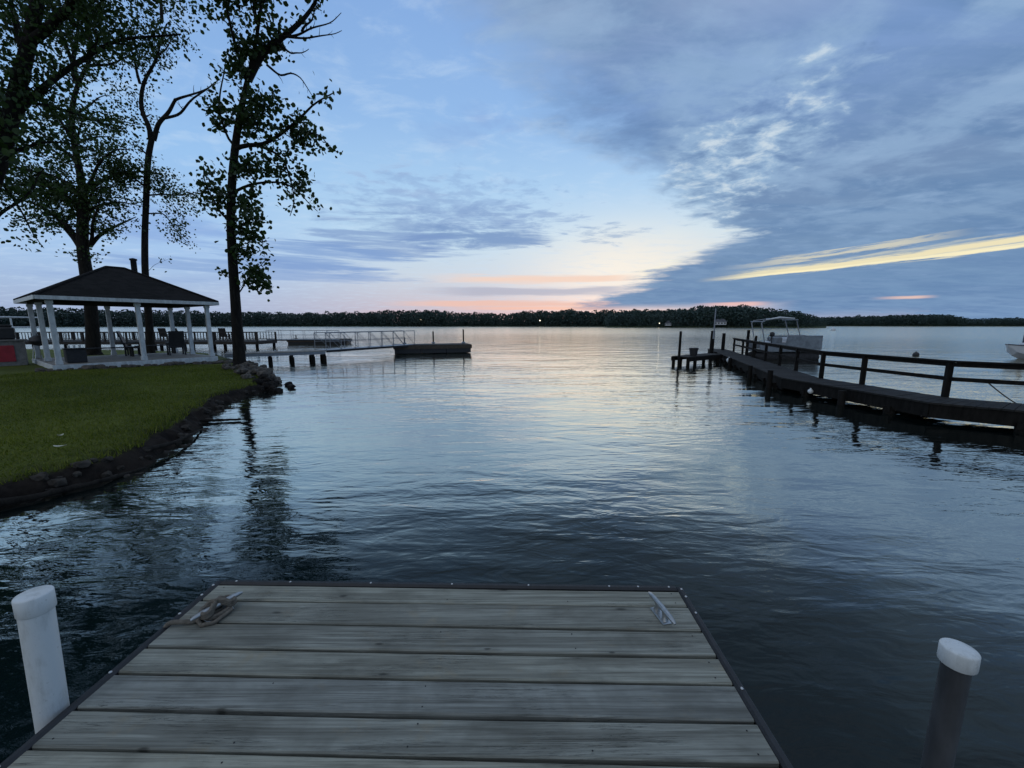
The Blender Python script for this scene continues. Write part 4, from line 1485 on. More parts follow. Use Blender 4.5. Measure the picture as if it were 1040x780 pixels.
# tall forked tree behind the gazebo roof, dead snag to the right
T = Tree('forked_tree', (-21.6, 23.5, .4), 'tall thin forked tree rising right of the gazebo roof peak with a bare bent limb', 13, TG)
YC = 23.5
T.trunk([(-21.6, 0.3), (-21.34, 3.24), (-21.15, 5.47), (-20.9, 7.64), (-20.56, 9.75), (-20.24, 11.29), (-19.83, 12.31)], [0.224, 0.184, 0.163, 0.156, 0.143, 0.146, 0.129], YC)
T.limb([(-19.83, 12.2), (-19.35, 13.06), (-18.83, 13.7), (-18.38, 14.24), (-18.32, 14.29)], .125, .07, YC, .1, 0, False)
T.limb([(-18.38, 14.2), (-17.67, 14.39), (-17.11, 14.63), (-16.44, 14.87), (-15.8, 15.3)], .07, .015, YC, .1, 4, False, .4)
T.limb([(-19.0, 13.3), (-18.21, 13.5), (-17.44, 14.09), (-16.46, 14.68), (-16.0, 14.97)], .075, .025, YC, -.2, 5, False, .4, down=.2)
T.limb([(-16.9, 14.4), (-16.5, 13.9), (-16.1, 13.1), (-15.9, 12.3)], .02, .008, YC, -.2, 4, False, .4, down=.1)
for p, r0, sub, per, ln in [([(-19.9, 12.2), (-19.85, 12.96), (-20.22, 13.4), (-20.34, 14.04), (-20.15, 15.02), (-19.63, 15.74), (-19.14, 16.22), (-18.91, 17.16), (-18.52, 18.09)], .13, 11, 6, .22),
                            ([(-20.15, 15.02), (-20.23, 15.98), (-20.51, 16.93), (-20.09, 18.09)], .07, 9, 6, .4), ([(-19.2, 16.2), (-18.4, 16.9), (-17.8, 17.5)], .05, 6, 6, .5),
                            ([(-20.5, 9.33), (-19.67, 9.39), (-18.84, 9.39), (-18.15, 9.6), (-17.51, 9.86)], .05, 10, 6, .38), ([(-20.64, 8.33), (-19.8, 8.39), (-19.47, 7.91), (-19.01, 7.11), (-18.61, 6.67)], .04, 9, 5, .35),
                            ([(-20.56, 9.75), (-21.2, 10.27), (-21.97, 10.68), (-22.74, 11.04)], .06, 9, 8, .4), ([(-21.07, 5.2), (-20.54, 5.8), (-20.22, 6.02)], .012, 3, 1, .4),
                            ([(-20.2, 11.4), (-20.9, 12.0), (-21.6, 12.2)], .05, 6, 6, .5), ([(-20.6, 9.4), (-19.9, 10.3), (-19.4, 10.8)], .04, 6, 5, .4)]:
    T.limb(p, r0, r0 * .25, YC, T.r.uniform(-.9, .9), sub, True, ln, .24, per, .2, .08)
for c, sz, n in [((-19.6, 10.0), (1.0, .9, .8), 220), ((-18.7, 9.0), (.9, .8, .7), 150), ((-19.0, 7.6), (.7, .6, .7), 90), ((-21.6, 10.4), (1.2, 1, .8), 240), ((-19.9, 16.9), (1.3, 1.2, 1.0), 330), ((-18.6, 17.6), (1.0, 1, .8), 160), ((-21.0, 14.5), (.8, .8, 1.3), 150), ((-19.3, 19.6), (2.0, 1.6, 1.2), 420)]:
    T.cloud((c[0], YC, c[1]), sz, int(n * 2.6))
for c, sz, n in [((-18.8, 21.6), (2.2, 2.0, 1.6), 800), ((-16.8, 20.2), (1.6, 1.6, 1.3), 420), ((-20.6, 21.0), (1.6, 1.6, 1.3), 420)]:
    T.cloud((c[0], YC, c[1]), sz, n)
T.limb([(-18.52, 18.0), (-18.6, 20), (-18.8, 22.5)], .08, .02, YC, .4, 12, True, .6, .35, 8)
T.finish('leaf', .07, .15)

# the nearest tree, at the left edge; heavy crown over the top left
k = 1.05
T = Tree('big_tree', (-14.18 * k, 11.0, .35), 'big dark tree at the left edge with heavy limbs across the top left', 14, TG)
S = lambda p: T.scale(p, k)
YA = 11.0
T.trunk(S([(-14.45, 0.2), (-14.15, 1.84), (-13.85, 3.11), (-13.5, 4.34), (-12.98, 5.52), (-12.38, 6.66), (-11.93, 7.76), (-11.52, 8.72), (-11.16, 9.66), (-10.77, 10.86), (-10.44, 12.2), (-10.2, 14)]),
        [0.288, 0.208, 0.160, 0.144, 0.162, 0.180, 0.158, 0.132, 0.123, 0.115, 0.101, 0.048], YA)
for p, r0, sub, per, dp in [([(-12.22, 6.99), (-11.73, 7.55), (-11.18, 8.24), (-10.71, 8.62), (-10.18, 9.0), (-9.8, 9.2), (-9.19, 9.35), (-8.58, 9.56)], .09, 16, 8, 1.0),
                            ([(-11.52, 8.72), (-10.74, 9.14), (-9.86, 9.56), (-8.74, 10.06), (-7.77, 10.46)], .11, 12, 9, -.8), ([(-11.04, 10.06), (-9.99, 10.86), (-8.77, 11.44)], .1, 9, 9, .5),
                            ([(-13.2, 4.6), (-12.78, 5.17), (-12.5, 5.75), (-12.45, 6.21)], .05, 5, 6, .8), ([(-12.52, 6.44), (-12.9, 7.33), (-13.2, 8.41)], .1, 8, 9, .8),
                            ([(-12.3, 7.0), (-12.9, 8.0), (-13.2, 9.4)], .09, 8, 9, -1.2), ([(-11.6, 8.6), (-12.2, 9.6), (-12.6, 10.8)], .09, 8, 9, 1.0),
                            ([(-12.5, 6.3), (-11.9, 6.6), (-11.3, 6.7), (-10.9, 6.6)], .05, 7, 7, .6), ([(-12.0, 7.5), (-11.3, 7.5), (-10.8, 7.4)], .05, 7, 7, 1.2),
                            ([(-12.9, 5.4), (-13.5, 6.2), (-14.1, 6.7)], .07, 7, 9, .7), ([(-12.6, 6.2), (-13.0, 5.6), (-12.9, 4.9), (-12.95, 4.2)], .04, 6, 6, .9), ([(-10.4, 12.2), (-9.6, 13), (-9, 14.4)], .07, 7, 9, .4), ([(-10.4, 12.2), (-11.3, 13.3), (-12, 14.4)], .07, 7, 9, -.4)]:
    T.limb(S(p), r0, r0 * .2, YA, dp, sub, True, .36, .24, per, .15, .05)
for c, sz, n in [((-11.9, 8.2), (1.0, 1.2, 1.0), 420), ((-10.6, 9.2), (1.3, 1.2, .5), 420), ((-9.4, 9.75), (1.3, 1.0, .42), 360), ((-12.4, 6.9), (.6, 1.0, .7), 260), ((-12.8, 5.4), (.35, .8, .8), 140), ((-8.2, 9.75), (.7, .8, .35), 110),
                 ((-12.6, 9.6), (1.3, 1.4, 1.0), 400), ((-10.0, 11.5), (2.2, 1.8, 1.2), 800), ((-11.2, 7.2), (.6, .8, .5), 130), ((-13.6, 7.0), (.9, 1.2, 1.2), 260), ((-11, 13.6), (2.0, 1.8, 1), 500)]:
    q = S([c])[0]
    T.cloud((q[0], YA, q[1]), sz, int(n * 1.5))
T.finish('leaf', .06, .13)
T.twigs, T.leaf = MB(), []  # next limbs and leaves are out of view, added to darken the water's reflection
for p in ([(-10.2, 13.6), (-9.2, 14.6), (-7.6, 15.4)], [(-10.3, 13.0), (-11.6, 14.4), (-12.6, 16.0)], [(-10.2, 13.8), (-10.0, 15.6), (-9.8, 17.6)], [(-10.6, 11.6), (-12.6, 12.2), (-14.4, 12.6)], [(-10.4, 12.6), (-8.4, 13.0), (-6.4, 13.2)]):
    for dp in (1.6, -1.6):
        T.limb(S(p), .09, .03, YA, dp, 12, True, .5, .35, 14, .15)
for c, sz, n in [((-9.0, 13.4), (2.2, 2.2, 1.2), 1500), ((-6.4, 13.2), (1.6, 1.8, .9), 900), ((-12.6, 12.8), (2.0, 2.2, 1.5), 1400), ((-10.2, 16.0), (2.6, 2.6, 1.6), 1800), ((-14.4, 11.4), (1.6, 2.0, 1.8), 1100)]:
    q = S([c])[0]
    T.cloud((q[0], YA, q[1]), sz, n)
for p, dp in (([(-13.0, 5.4), (-12.8, 6.0), (-12.2, 6.6)], -3.4), ([(-13.2, 5.0), (-14.0, 5.6), (-14.6, 6.2)], -2.4), ([(-12.6, 6.4), (-12.8, 7.6), (-12.9, 8.8)], -4.2)):  # unseen limbs reaching toward the camera, added for their dark reflection at lower left
    T.limb(S(p), .08, .03, YA, dp, 12, True, .35, .35, 12, .35)
for c, sz, n in [((-12.6, 8.0, 6.0), (1.5, 1.4, 1.6), 1300), ((-14.8, 9.0, 5.2), (1.5, 1.5, 1.5), 900), ((-13.6, 6.8, 8.6), (1.8, 1.6, 1.2), 1000), ((-13.0, 8.4, 4.2), (1.1, 1.2, .8), 400)]:
    for q in T.r.normal(0, .5, (n // 9, 3)) * np.array(sz) + np.array(c):
        T.cluster(q, .16, 9)
T.finish('leaf', .13, .22, name='unseen_foliage')

# ------------------------------------------------------------------ the foreground dock
DZT = 0.65
D_RZ = R(-1.2)
DCA, DSA = math.cos(D_RZ), math.sin(D_RZ)
DX0, DX1, DYF = -1.695, 0.872, 1.995         # left, right, far edge (dock axes)


def dk(x, y, z):
    return (x * DCA - y * DSA, x * DSA + y * DCA, z)


dock = thing('boat_dock', dk((DX0 + DX1) / 2, 0, 0), 'weathered grey plank dock in the foreground with black bumper edge', 'dock')
mb = MB()
edges = [2.00, 1.872, 1.71, 1.56, 1.425, 1.27, 1.128]
y = 1.128
while y > -4.6:
    y -= .146
    edges.append(y)
r_ = np.random.default_rng(5)
for y1, y0 in zip(edges[:-1], edges[1:]):
    nseg = 14
    h = .038
    gap = .006
    xs = np.linspace(DX0, DX1, nseg + 1)
    ph = r_.uniform(0, 6.28, 3); am = r_.uniform(.0006, .0024)
    sag = am * np.sin(xs * 2.1 + ph[0]) + r_.uniform(-.0015, .0015)
    wv = .0022 * np.sin(xs * 1.3 + ph[1]); wv2 = .0022 * np.sin(xs * 1.5 + ph[2])
    vs_, fs = [], []
    for x, s, a, b in zip(xs, sag, wv, wv2):
        ya, yb = y0 + gap + a, y1 - gap + b
        e = .005
        z = DZT + s
        ring = [(ya, z - h), (ya, z - e), (ya + e, z), ((ya + yb) / 2, z - .0008), (yb - e, z), (yb, z - e), (yb, z - h)]
        vs_ += [dk(x, yy, zz) for yy, zz in ring]
    for i in range(nseg):
        for k in range(7):
            j = (k + 1) % 7
            fs.append((i * 7 + k, i * 7 + j, (i + 1) * 7 + j, (i + 1) * 7 + k))
    fs.append(tuple(range(6, -1, -1)))
    fs.append(tuple(nseg * 7 + q for q in range(7)))
    mb.poly(vs_, fs)
mb.build('deck_boards', M['dock_boards'], dock)
# joists and frame under the boards
mb = MB()
for x in (DX0 + .05, -1.0, -.38, .25, DX1 - .05):
    mb.beam(dk(x, -4.5, DZT - .14), dk(x, DYF - .03, DZT - .14), .045, .19)
mb.beam(dk(DX0, DYF - .025, DZT - .142), dk(DX1, DYF - .025, DZT - .142), .04, .19)
mb.build('frame', M['dark_wood'], dock)
# bumper strip: rounded black rubber along three edges
def strip(a, b):
    a, b = np.array(a), np.array(b)
    m_ = MB()
    m_.beam(a, b, .036, .13, bev=.010)
    return m_
strip(dk(DX0 - .021, -4.5, DZT - .058), dk(DX0 - .021, DYF + .036, DZT - .058)).build('bumper_strip', M['rubber'], dock)
strip(dk(DX1 + .021, -4.5, DZT - .058), dk(DX1 + .021, DYF + .036, DZT - .058)).build('bumper_strip', M['rubber'], dock)
strip(dk(DX0 - .001, DYF + .021, DZT - .055), dk(DX1 + .001, DYF + .021, DZT - .055)).build('bumper_strip', M['rubber'], dock)
BOLT_R = .8
BOLTS = [(x, DYF + .021) for x in (-1.61, -1.30, -.84, -.38, .05, .50, .66, .83)] + [(DX0 - .021, y) for y in (1.98, 1.90, 1.76, 1.42, 1.06)] + [(DX1 + .021, y) for y in (2.0, 1.94, 1.82, 1.40, .96)]
for x, y in BOLTS:
    mb = MB(); mb.lathe(dk(x, y, DZT + .0075), [(.008 * BOLT_R, 0), (.008 * BOLT_R, .002), (.005 * BOLT_R, .0045), (.0, .0055)], 10)
    mb.build('bolt', M['bolt'], dock)
mb = MB()                                              # nail heads in the boards
for y1, y0 in zip(edges[:12], edges[1:13]):
    for x in (DX0 + .05, -1.0, -.38, .25, DX1 - .05):
        for f in (.22, .78):
            if random.random() < .35: continue
            c = dk(x + random.uniform(-.008, .008), y0 + (y1 - y0) * f, DZT + .0004)
            mb.lathe(c, [(.003, 0), (.003, .0008), (.0, .0012)], 8)
tag(mb.build('nail_heads', M['charcoal'], dock), kind='stuff')
for x, y in ((DX0 + .25, -.8), (DX1 - .25, -.8), (DX0 + .25, 1.75), (DX1 - .25, 1.75)):
    mb = MB(); c = dk(x, y, 0); mb.tube([(c[0], c[1], -3), (c[0], c[1], DZT - .05)], .1, 12); mb.build('pile', M['pile_wood'], dock)


def cleat(x, y, ang):
    c = dk(x, y, DZT)
    a = ang + D_RZ
    ca, sa = math.cos(a), math.sin(a)
    at = lambda u, v, z: (c[0] + u * ca - v * sa, c[1] + u * sa + v * ca, c[2] + z)
    mb = MB()
    mb.box(at(0, 0, .006), (.12, .05, .011), a, bev=.004)
    for u in (-.032, .032):
        mb.tube([at(u * 1.15, 0, .008), at(u, 0, .03), at(u * .9, 0, .05)], [.017, .012, .013], 10)
    prof = [(-.115, .050, .005), (-.10, .053, .010), (-.07, .055, .0125), (0, .055, .0145), (.07, .055, .0125), (.10, .053, .010), (.115, .050, .005)]
    mb.tube([at(u, 0, z) for u, z, r in prof], [r for u, z, r in prof], 12)
    return mb.build('cleat', M['steel'], dock)


cleat(.71, 1.80, R(103))
cleat(-1.52, 1.765, R(62))


def rope():
    c = np.array(dk(-1.52, 1.765, DZT))
    a = R(62) + D_RZ
    ca, sa = math.cos(a), math.sin(a)
    at = lambda u, v, z: np.array((c[0] + u * ca - v * sa, c[1] + u * sa + v * ca, c[2] + z))
    mb = MB()
    pts = []
    for k in range(60):                                # figure-of-eight turns over the horns
        t = k / 60 * 3 * 2 * math.pi
        u = .070 * math.sin(t); v = .032 * math.sin(2 * t + .2)
        pts.append(at(u, v, .03 + .010 * k / 60 * 3 + .026 * (math.cos(t * 2) * .5 + .5) * (1 if abs(u) < .04 else .3)))
    mb.tube(pts, .0095, 8)
    coil = []                                          # round turns at the base
    for k in range(40):
        t = k / 40 * 2.4 * 2 * math.pi
        coil.append(at(.052 * math.cos(t), .036 * math.sin(t), .014 + .017 * k / 40))
    mb.tube(coil, .0095, 8)
    # tail across the planks and over the left edge
    tail = [coil[0], dk(-1.56, 1.735, DZT + .012), dk(-1.60, 1.70, DZT + .013), dk(-1.66, 1.685, DZT + .024), dk(-1.70, 1.68, DZT + .022), dk(-1.74, 1.675, DZT - .03), dk(-1.78, 1.70, DZT - .28), dk(-1.82, 1.76, -.1)]
    P = np.array(tail); tt = np.linspace(0, 1, len(P)); t = np.linspace(0, 1, 40)
    Q = np.stack([np.interp(t, tt, P[:, i]) for i in range(3)], -1)
    for _ in range(2): Q[1:-1] = (Q[:-2] + 2 * Q[1:-1] + Q[2:]) / 4
    mb.tube(Q, .011, 8)
    loop = [dk(-1.465, 1.785, DZT + .02), dk(-1.49, 1.70, DZT + .012), dk(-1.54, 1.68, DZT + .012), dk(-1.58, 1.71, DZT + .014)]
    mb.tube(loop, .010, 8)
    o = mb.build('mooring_rope', M['rope'], loc=tuple(c))
    tag(o, 'worn dark rope wound on the left dock cleat and trailing over the edge', 'rope')


rope()


def pipe_post(x, y, ztop, r, mat, label, tilt=(0, 0), cap_h=.085, cap_r=None):
    t = thing('mooring_post', (x, y, 0), label, 'post')
    mb = MB(); mb.tube([(x - tilt[0] * 2, y - tilt[1] * 2, ztop - 2.6), (x, y, ztop - .02)], r, 32); mb.build('pipe', mat, t)
    R0 = cap_r or r + .0045
    mb = MB()
    prof = [(R0 - .003, 0), (R0, .004), (R0, cap_h - .006), (R0 - .002, cap_h - .002), (R0 - .006, cap_h), (R0 * .5, cap_h + .003), (0, cap_h + .004)]
    mb.lathe((x, y, ztop - cap_h + .003), prof, 40); mb.build('cap', M['pvc_grimy'], t)
    return t


pipe_post(-1.75, 1.31, 1.128, .046, M['pvc_grimy'], 'thick white capped pipe post standing at the left edge of the dock', (.05, 0), .072)
pipe_post(1.63, 1.275, 0.935, .040, M['pvc_black'], 'black pipe post with white cap standing off the right edge of the dock', (.01, 0), .066, .0515)

# ------------------------------------------------------------------ the long pier on the right
PZ = 0.44
RAIL = [np.array(p) for p in ((14.9, 27.6), (9.75, 12.4), (10.12, 8.95), (13.3, 6.2), (24, -2.0))]
PW = 1.12


def offs(path, w):
    out = []
    for i, p in enumerate(path):
        ds = []
        if i > 0: ds.append((p - path[i - 1]) / np.linalg.norm(p - path[i - 1]))
        if i < len(path) - 1: ds.append((path[i + 1] - p) / np.linalg.norm(path[i + 1] - p))
        d = sum(ds); d /= np.linalg.norm(d)
        n = np.array((d[1], -d[0]))
        k = 1 / max(.5, abs(n @ np.array((ds[0][1], -ds[0][0]))))
        out.append(p + n * w * k)
    return out


FRONT = offs(RAIL, PW)
pier = thing('wooden_pier', (9.7, 11.0, 0), 'long dark timber pier with post and rail fence bending away at right', 'pier')
mb = MB()
for i in range(len(RAIL) - 1):
    a0, a1, b0, b1 = RAIL[i], RAIL[i + 1], FRONT[i], FRONT[i + 1]
    L = np.linalg.norm(a1 - a0)
    n = int(L / .15)
    for k in range(n):
        f0, f1 = (k + .03) / n, (k + .97) / n
        q = [a0 + (a1 - a0) * f0, a0 + (a1 - a0) * f1, b0 + (b1 - b0) * f1, b0 + (b1 - b0) * f0]
        dz = random.uniform(-.004, .004)
        pts = [(*p, PZ + dz) for p in q] + [(*p, PZ - .038 + dz) for p in q]
        mb.poly(pts, [(0, 1, 2, 3), (7, 6, 5, 4), (0, 4, 5, 1), (1, 5, 6, 2), (2, 6, 7, 3), (3, 7, 4, 0)])
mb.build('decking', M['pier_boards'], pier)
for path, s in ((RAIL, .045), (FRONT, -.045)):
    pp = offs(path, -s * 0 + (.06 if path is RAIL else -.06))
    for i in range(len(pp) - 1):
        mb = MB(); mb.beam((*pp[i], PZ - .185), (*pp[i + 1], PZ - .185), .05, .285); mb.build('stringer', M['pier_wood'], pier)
# heavy wales bolted along the near side below the deck, and the far part's plank skirt
wl = offs(FRONT, -.10)
for i in range(len(wl) - 1):
    mb = MB(); mb.beam((*wl[i], PZ - .285), (*wl[i + 1], PZ - .285), .07, .12); mb.build('wale', M['pier_wood'], pier)
mb = MB(); mb.beam((*(wl[0]), .13), (*(wl[1]), .13), .05, .20); mb.build('lower_wale', M['pier_wood'], pier)
bk = offs(RAIL, .16)
mb = MB(); mb.beam((*bk[0], .12), (*bk[1], .12), .05, .24); mb.build('lower_wale', M['pier_wood'], pier)
# piles with caps
for i in range(len(RAIL) - 1):
    a0, a1, b0, b1 = RAIL[i], RAIL[i + 1], FRONT[i], FRONT[i + 1]
    L = np.linalg.norm(a1 - a0)
    fs = np.arange(.8 if i else .5, L, 2.05 if i else 1.25) / L
    if i == 1: fs = [.22, .80]
    if i == 2: fs = [.28, .72]
    for f in fs:
        a, b = a0 + (a1 - a0) * f, b0 + (b1 - b0) * f
        mb = MB(); mb.beam((*(a + (a - b) * .04), PZ - .32), (*(b + (b - a) * .04), PZ - .32), .14, .13); mb.build('cross_beam', M['pier_wood'], pier)
        for p in (a + (b - a) * .10, b + (a - b) * .08):
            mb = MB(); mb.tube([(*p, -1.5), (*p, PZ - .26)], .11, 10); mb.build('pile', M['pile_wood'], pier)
# outer fender piles rising just above the deck on the near side
for s, f, top in ((0, .28, PZ + .05), (0, .55, PZ + .04), (0, .80, PZ + .06), (0, .965, PZ + .16), (1, .55, PZ - .05)):
    p = FRONT[s] + (FRONT[s + 1] - FRONT[s]) * f
    d = FRONT[s + 1] - FRONT[s]; d /= np.linalg.norm(d)
    p = p + np.array((d[1], -d[0])) * .14
    mb = MB(); mb.tube([(*p, -1.5), (*p, top)], .085, 10); mb.build('fender_pile', M['pile_wood'], pier)
# railing
def on_rail(i, f): return RAIL[i] + (RAIL[i + 1] - RAIL[i]) * f
POSTS = [on_rail(0, f) for f in (.18, .33, .48, .62, .75, .87)] + [on_rail(1, .02), on_rail(1, .40), on_rail(1, .97)] + [on_rail(2, f) for f in (.50, .97)]
for p in POSTS:
    mb = MB(); mb.box((*p, PZ + .33), (.10, .10, .97), math.atan2(*(RAIL[1] - RAIL[0])[::-1]), bev=.006); mb.build('railing_post', M['pier_wood'], pier)
rp = [on_rail(0, .16), RAIL[1], RAIL[2], RAIL[3], RAIL[4]]
for i in range(4):
    mb = MB(); mb.beam((*rp[i], PZ + .83), (*rp[i + 1], PZ + .83), .14, .042, bev=.005)
    mb.beam((*rp[i], PZ + .76), (*rp[i + 1], PZ + .76), .040, .09)
    mb.build('top_rail', M['pier_wood'], pier)
    mb = MB(); mb.beam((*rp[i], PZ + .43), (*rp[i + 1], PZ + .43), .045, .09); mb.build('mid_rail', M['pier_wood'], pier)


# cross platform at the far end with its poles
def pier_head():
    t = thing('mooring_platform', (10.4, 21.4, 0), 'small dark side platform joining the far end of the pier', 'platform')
    a, b = np.array((8.7, 20.4)), np.array((11.6, 22.6))
    d = (b - a) / np.linalg.norm(b - a)
    n = np.array((-d[1], d[0]))
    mb = MB()
    L = np.linalg.norm(b - a)
    for k in range(int(L / .15)):
        c = a + d * (k + .5) * .15
        mb.box((*c, PZ + .02), (.14, .9, .04), math.atan2(d[1], d[0]))
    mb.build('decking', M['pier_boards'], t)
    for s in (-.46, .46):
        mb = MB(); mb.beam((*(a + n * s), PZ - .10), (*(b + n * s), PZ - .10), .05, .2); mb.build('stringer', M['pier_wood'], t)
    for f in (.03, .22, .9):
        for s in (-.4, .4):
            p = a + d * L * f + n * s
            mb = MB(); mb.tube([(*p, -1.5), (*p, PZ - .02)], .09, 8); mb.build('pile', M['pile_wood'], t)


pier_head()
POLES = [((8.62, 20.3), 1.78, .065, 'slim dark mooring pole at the left corner of the side platform', None),
         ((13.1, 25.9), 1.72, .13, 'thick dark mooring pole carrying the pale mast near the pier head', None),
         ((14.1, 26.4), 1.55, .11, 'stout dark mooring pole right of the pale mast', None),
         ((14.05, 23.6), 1.80, .085, 'dark mooring pole where the pier railing begins', None),
         ((14.9, 24.2), 1.45, .07, 'shorter dark mooring pole just right of the one where the railing begins', None)]
for (x, y), h, r, lab, _ in POLES:
    mb = MB(); mb.tube([(x, y, -1.5), (x, y, h * .5), (x + .01, y, h)], [r, r, r * .92], 10)
    tag(mb.build('mooring_pole', M['pile_wood'], loc=(x, y, 0)), lab, 'pole', 'mooring poles at the pier head')
mb = MB(); mb.tube([(13.1, 25.78, 1.2), (13.12, 25.78, 3.15)], [.05, .035], 8)
tag(mb.build('mast', M['aluminium'], loc=(13.1, 25.78, 1.2)), 'thin pale metal mast fixed above the thick mooring pole', 'mast')
t = thing('flower_tub', (9.65, 20.95, PZ + .04), 'dark tub standing on the side platform', 'tub')
mb = MB(); mb.lathe((9.65, 20.95, PZ + .04), [(.17, 0), (.21, .28), (.24, .38), (.24, .42), (.2, .42), (.19, .36), (0, .35)], 16); mb.build('body', M['black'], t)
mb = MB(); mb.lathe((9.65, 20.95, PZ + .39), [(.2, 0), (.1, .04), (0, .05)], 12); mb.build('soil', M['charcoal'], t)
# white ball float hung on the pier edge
p = FRONT[0] + (FRONT[1] - FRONT[0]) * .52
for (x, y, z, s, lab) in [(p[0] - .12, p[1], .33, .12, 'white ball fender hanging on the far part of the pier edge'), (8.72, 11.35, .18, .07, 'small white fender hanging low on the nearer part of the pier edge')]:
    mb = MB(); mb.lathe((x, y, z - s), [(.01, 0), (s * .6, s * .2), (s * .95, s * .7), (s, s), (s * .9, s * 1.45), (s * .5, s * 1.87), (.02, s * 2), (.02, s * 2.4)], 16)
    tag(mb.build('ball_fender', M['pvc'], loc=(x, y, z)), lab, 'fender')
# rope drooping from the rail
P0, P1 = np.array((10.5, 8.62, PZ + .42)), np.array((12.6, 8.9, .02))
Q = [P0 + (P1 - P0) * s + np.array((0, 0, -.16 * math.sin(math.pi * s))) for s in np.linspace(0, 1, 16)]
mb = MB(); mb.tube(Q, .012, 6)
tag(mb.build('dock_line', M['rope'], loc=tuple(P0)), 'slack rope hanging from the pier rail to the water', 'rope')


# ------------------------------------------------------------------ boats
def pontoon_boat():
    c = (16.9, 24.6, 0)
    t = thing('pontoon_boat', c, 'grey pontoon boat with folded pale canopy frame moored behind the pier', 'boat')
    X0, X1, Y0, Y1 = 15.0, 18.72, 23.9, 25.3
    for y in (Y0 + .35, Y1 - .35):
        mb = MB(); mb.tube([(X0 - .2, y, .28), (X0 + .25, y, .16), (X1 - .2, y, .16), (X1, y, .2)], [.05, .32, .32, .28], 14); mb.build('pontoon', M['charcoal'], t)  # dark colour stands in for the shade under the boat deck
    mb = MB(); mb.box(((X0 + X1) / 2, (Y0 + Y1) / 2, .54), (X1 - X0, Y1 - Y0, .12), bev=.03); mb.build('deck', M['boat_panel'], t)
    f = MB()
    for y in (Y0, Y1):
        f.box(((X0 + 1.6 + X1) / 2, y, 1.02), (X1 - X0 - 1.6, .05, .78))
        f.box((X0 + .8, y, .80), (1.6, .04, .38))
    f.box((X1, (Y0 + Y1) / 2, 1.02), (.05, Y1 - Y0 - .06, .82))
    f.build('fence_panel', M['boat_panel'], t)
    for y in (Y0 - .01, Y1 + .01):
        mb = MB(); mb.tube([(X0, y, 1.0), (X0 + 1.55, y, 1.0), (X0 + 1.6, y, 1.45), (X1, y, 1.45), (X1, y, .62)], .025, 6); mb.build('rail', M['aluminium'], t)
    mb = MB(); mb.box((X1 - .9, Y1 - .45, .95), (1.6, .7, .75), bev=.06); mb.box((X0 + 1.6, Y1 - .45, .85), (1.2, .7, .5), bev=.06); mb.build('seat', M['hull'], t)
    s = MB(); s.box((X0 + 1.3, Y0 + .7, .98), (.5, .7, .75), bev=.04); st = s.build('console', M['boat_panel'], t)
    mb = MB()
    ring = [(X0 + 1.0 + .05 * math.cos(a), Y0 + .7 + .19 * math.cos(a), 1.3 + .19 * math.sin(a)) for a in np.linspace(0, 2 * math.pi, 17)]
    mb.tube(ring, .016, 6, caps=False); mb.build('steering_wheel', M['black'], st)
    # canopy frame: two hoops joined at the top
    for y in (Y0 + .2, Y1 - .2):
        mb = MB(); mb.tube([(X0 + .42, y, .9), (X0 + .10, y, 2.2), (X0 + .2, y, 2.36), (X0 + 1.1, y, 2.48), (X0 + 2.05, y, 2.46), (X0 + 2.2, y, 2.36), (X0 + 2.5, y, 1.45)], .028, 8)
        mb.build('canopy_frame', M['aluminium'], t)
    for x, z in ((X0 + .15, 2.30), (X0 + 1.1, 2.49), (X0 + 2.15, 2.41)):
        mb = MB(); mb.tube([(x, Y0, z), (x, Y1, z)], .025, 8); mb.build('cross_bar', M['aluminium'], t)
    mb = MB(); mb.tube([(X0 + .3, Y0 + .1, 2.42), (X0 + 1.1, Y0 + .1, 2.54), (X0 + 2.0, Y0 + .1, 2.49)], [.03, .06, .03], 8); mb.build('furled_canopy', M['hull'], t)
    mb = MB(); mb.tube([(X0 + .9, Y0 + .35, .6), (X0 + .9, Y0 + .35, 1.45)], .03, 8); mb.lathe((X0 + .9, Y0 + .35, 1.38), [(.02, 0), (.13, .05), (.13, .25), (.02, .3)], 12); mb.build('outboard', M['black'], t)


pontoon_boat()


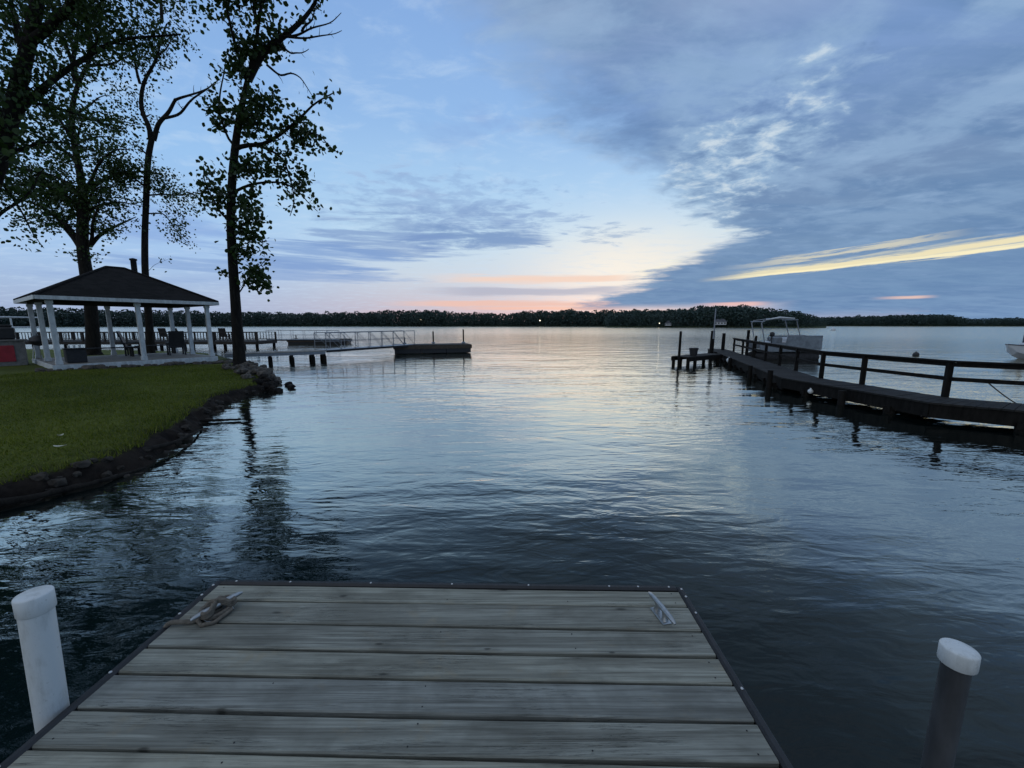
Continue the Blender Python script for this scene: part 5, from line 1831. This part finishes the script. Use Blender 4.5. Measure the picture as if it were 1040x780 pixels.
def motor_boat():
    bx, by = 31.05, 24.8
    t = thing('motor_boat', (bx + 2.4, by, 0), 'white open motor boat with pointed bow at the right edge', 'boat')
    # hull stations from the bow (left) to the stern (right): x, half beam, gunwale, chine, keel
    st = [(0.0, .03, .92, .80, .72), (.35, .34, .88, .42, .18), (.9, .62, .84, .24, -.06), (1.8, .86, .78, .12, -.18), (3.2, .96, .72, .06, -.22), (4.9, .92, .70, .06, -.22)]
    vs_, fs = [], []
    for x, b, g, c, k in st:
        vs_ += [(bx + x, by - b, g), (bx + x + .05, by - b * .82, c), (bx + x + .08, by, k), (bx + x + .05, by + b * .82, c), (bx + x, by + b, g),
                (bx + x, by + b * .88, g), (bx + x, by + b * .75, max(c + .12, .2)), (bx + x, by - b * .75, max(c + .12, .2)), (bx + x, by - b * .88, g)]
    for i in range(len(st) - 1):
        for k in range(9):
            j = (k + 1) % 9
            fs.append((i * 9 + k, i * 9 + j, (i + 1) * 9 + j, (i + 1) * 9 + k))
    fs.append(tuple(range(9))); fs.append(tuple((len(st) - 1) * 9 + q for q in range(8, -1, -1)))
    mb = MB(); mb.poly(vs_, fs); mb.build('hull', M['hull'], t)
    mb = MB()
    for s in (-1, 1):
        mb.tube([(bx + x, by + s * (b + .015), g - .02) for x, b, g, c, k in st], .03, 6)
    mb.build('rub_rail', M['navy'], t)
    mb = MB(); mb.box((bx + 2.6, by, .5), (.45, 1.4, .35), bev=.03); mb.box((bx + 3.9, by, .5), (.45, 1.4, .35), bev=.03); mb.build('seat', M['boat_panel'], t)
    s = MB(); s.box((bx + 1.75, by + .3, .72), (.55, .5, .5), bev=.05); s.build('console', M['hull'], t)
    o = MB(); o.box((bx + 5.1, by, .95), (.4, .36, .5), bev=.08); o.box((bx + 5.1, by, .3), (.14, .12, .9)); o.build('outboard', M['black'], t)


motor_boat()
mb = MB(); mb.tube([(34.2, 26.4, -1.5), (34.25, 26.4, 1.75)], [.13, .12], 10)
tag(mb.build('mooring_pole', M['navy'], loc=(34.2, 26.4, 0)), 'dark mooring pole standing behind the white motor boat', 'pole')

for (x, y, r, mt, lab) in [(28.1, 27.4, .19, 'black', 'small black buoy on the open water beyond the pier railing'), (122, 151, .85, 'hull', 'pale round buoy far out near the peninsula tip')]:
    mb = MB(); mb.lathe((x, y, -r * .7), [(.02, 0), (r * .7, r * .3), (r, r), (r * .75, r * 1.6), (r * .3, r * 1.95), (r * .12, r * 2.0), (r * .12, r * 2.25), (0, r * 2.28)], 16)
    tag(mb.build('buoy', M[mt], loc=(x, y, 0)), lab, 'buoy')


# ------------------------------------------------------------------ small things on the far shores
def far_house(azd, r, w, d, h, z, label):
    x, y = polar(azd, r)
    rz = -R(azd)
    ca, sa = math.cos(rz), math.sin(rz)
    at = lambda a, b, c: (x + a * ca - b * sa, y + a * sa + b * ca, z + c)
    t = thing('lake_house', (x, y, z), label, 'house')
    mb = MB(); mb.box(at(0, 0, h / 2), (w, d, h), rz); mb.build('wall', M['house_wall'], t)
    mb = MB()
    pts = [at(-w / 2 - .5, -d / 2 - .5, h), at(w / 2 + .5, -d / 2 - .5, h), at(w / 2 + .5, d / 2 + .5, h), at(-w / 2 - .5, d / 2 + .5, h), at(-w / 2 + 2, 0, h + 2.4), at(w / 2 - 2, 0, h + 2.4)]
    mb.poly(pts, [(0, 1, 5, 4), (1, 2, 5), (2, 3, 4, 5), (3, 0, 4), (3, 2, 1, 0)]); mb.build('roof', M['house_roof'], t)
    for k in range(4):
        mb = MB(); mb.box(at(-w / 2 + w * (k + .5) / 4, -d / 2 - .03, h * .55), (w * .13, .08, h * .45), rz); mb.build('window', M['window_dark'], t)


far_house(27.6, 357, 8.5, 7, 2.3, 2.2, 'pale lake house at the foot of the peninsula wood')
far_house(21.4, 366, 5, 4, 1.8, 1.5, 'small pale boathouse left of the lake house on the peninsula')


def lamp_mat():
    m, N, b = material('lamp_glow')
    b.inputs['Base Color'].default_value = (.9, .85, .7, 1)
    b.inputs['Emission Color'].default_value = (1.0, .86, .62, 1)
    b.inputs['Emission Strength'].default_value = 3.0
    return m


M['lamp_glow'] = lamp_mat()
for azd, r, z, s, lab in [(-12.9, 588, 8.5, .85, 'lit lamp on the far shore left of centre'), (4.0, 515, 7.0, .8, 'lit lamp on the far shore right of centre'), (20.3, 362, 3.2, .4, 'lit lamp low on the peninsula shore')]:
    x, y = polar(azd, r)
    t = thing('shore_lamp', (x, y, .5), lab, 'lamp')
    mb = MB(); mb.tube([(x, y, 0), (x, y, z)], .16, 6); mb.build('lamp_post', M['charcoal'], t)
    mb = MB(); mb.lathe((x, y, z), [(.1, 0), (s, s * .6), (s * .9, s * 1.2), (.1, s * 1.7)], 10); mb.build('lamp_head', M['lamp_glow'], t)
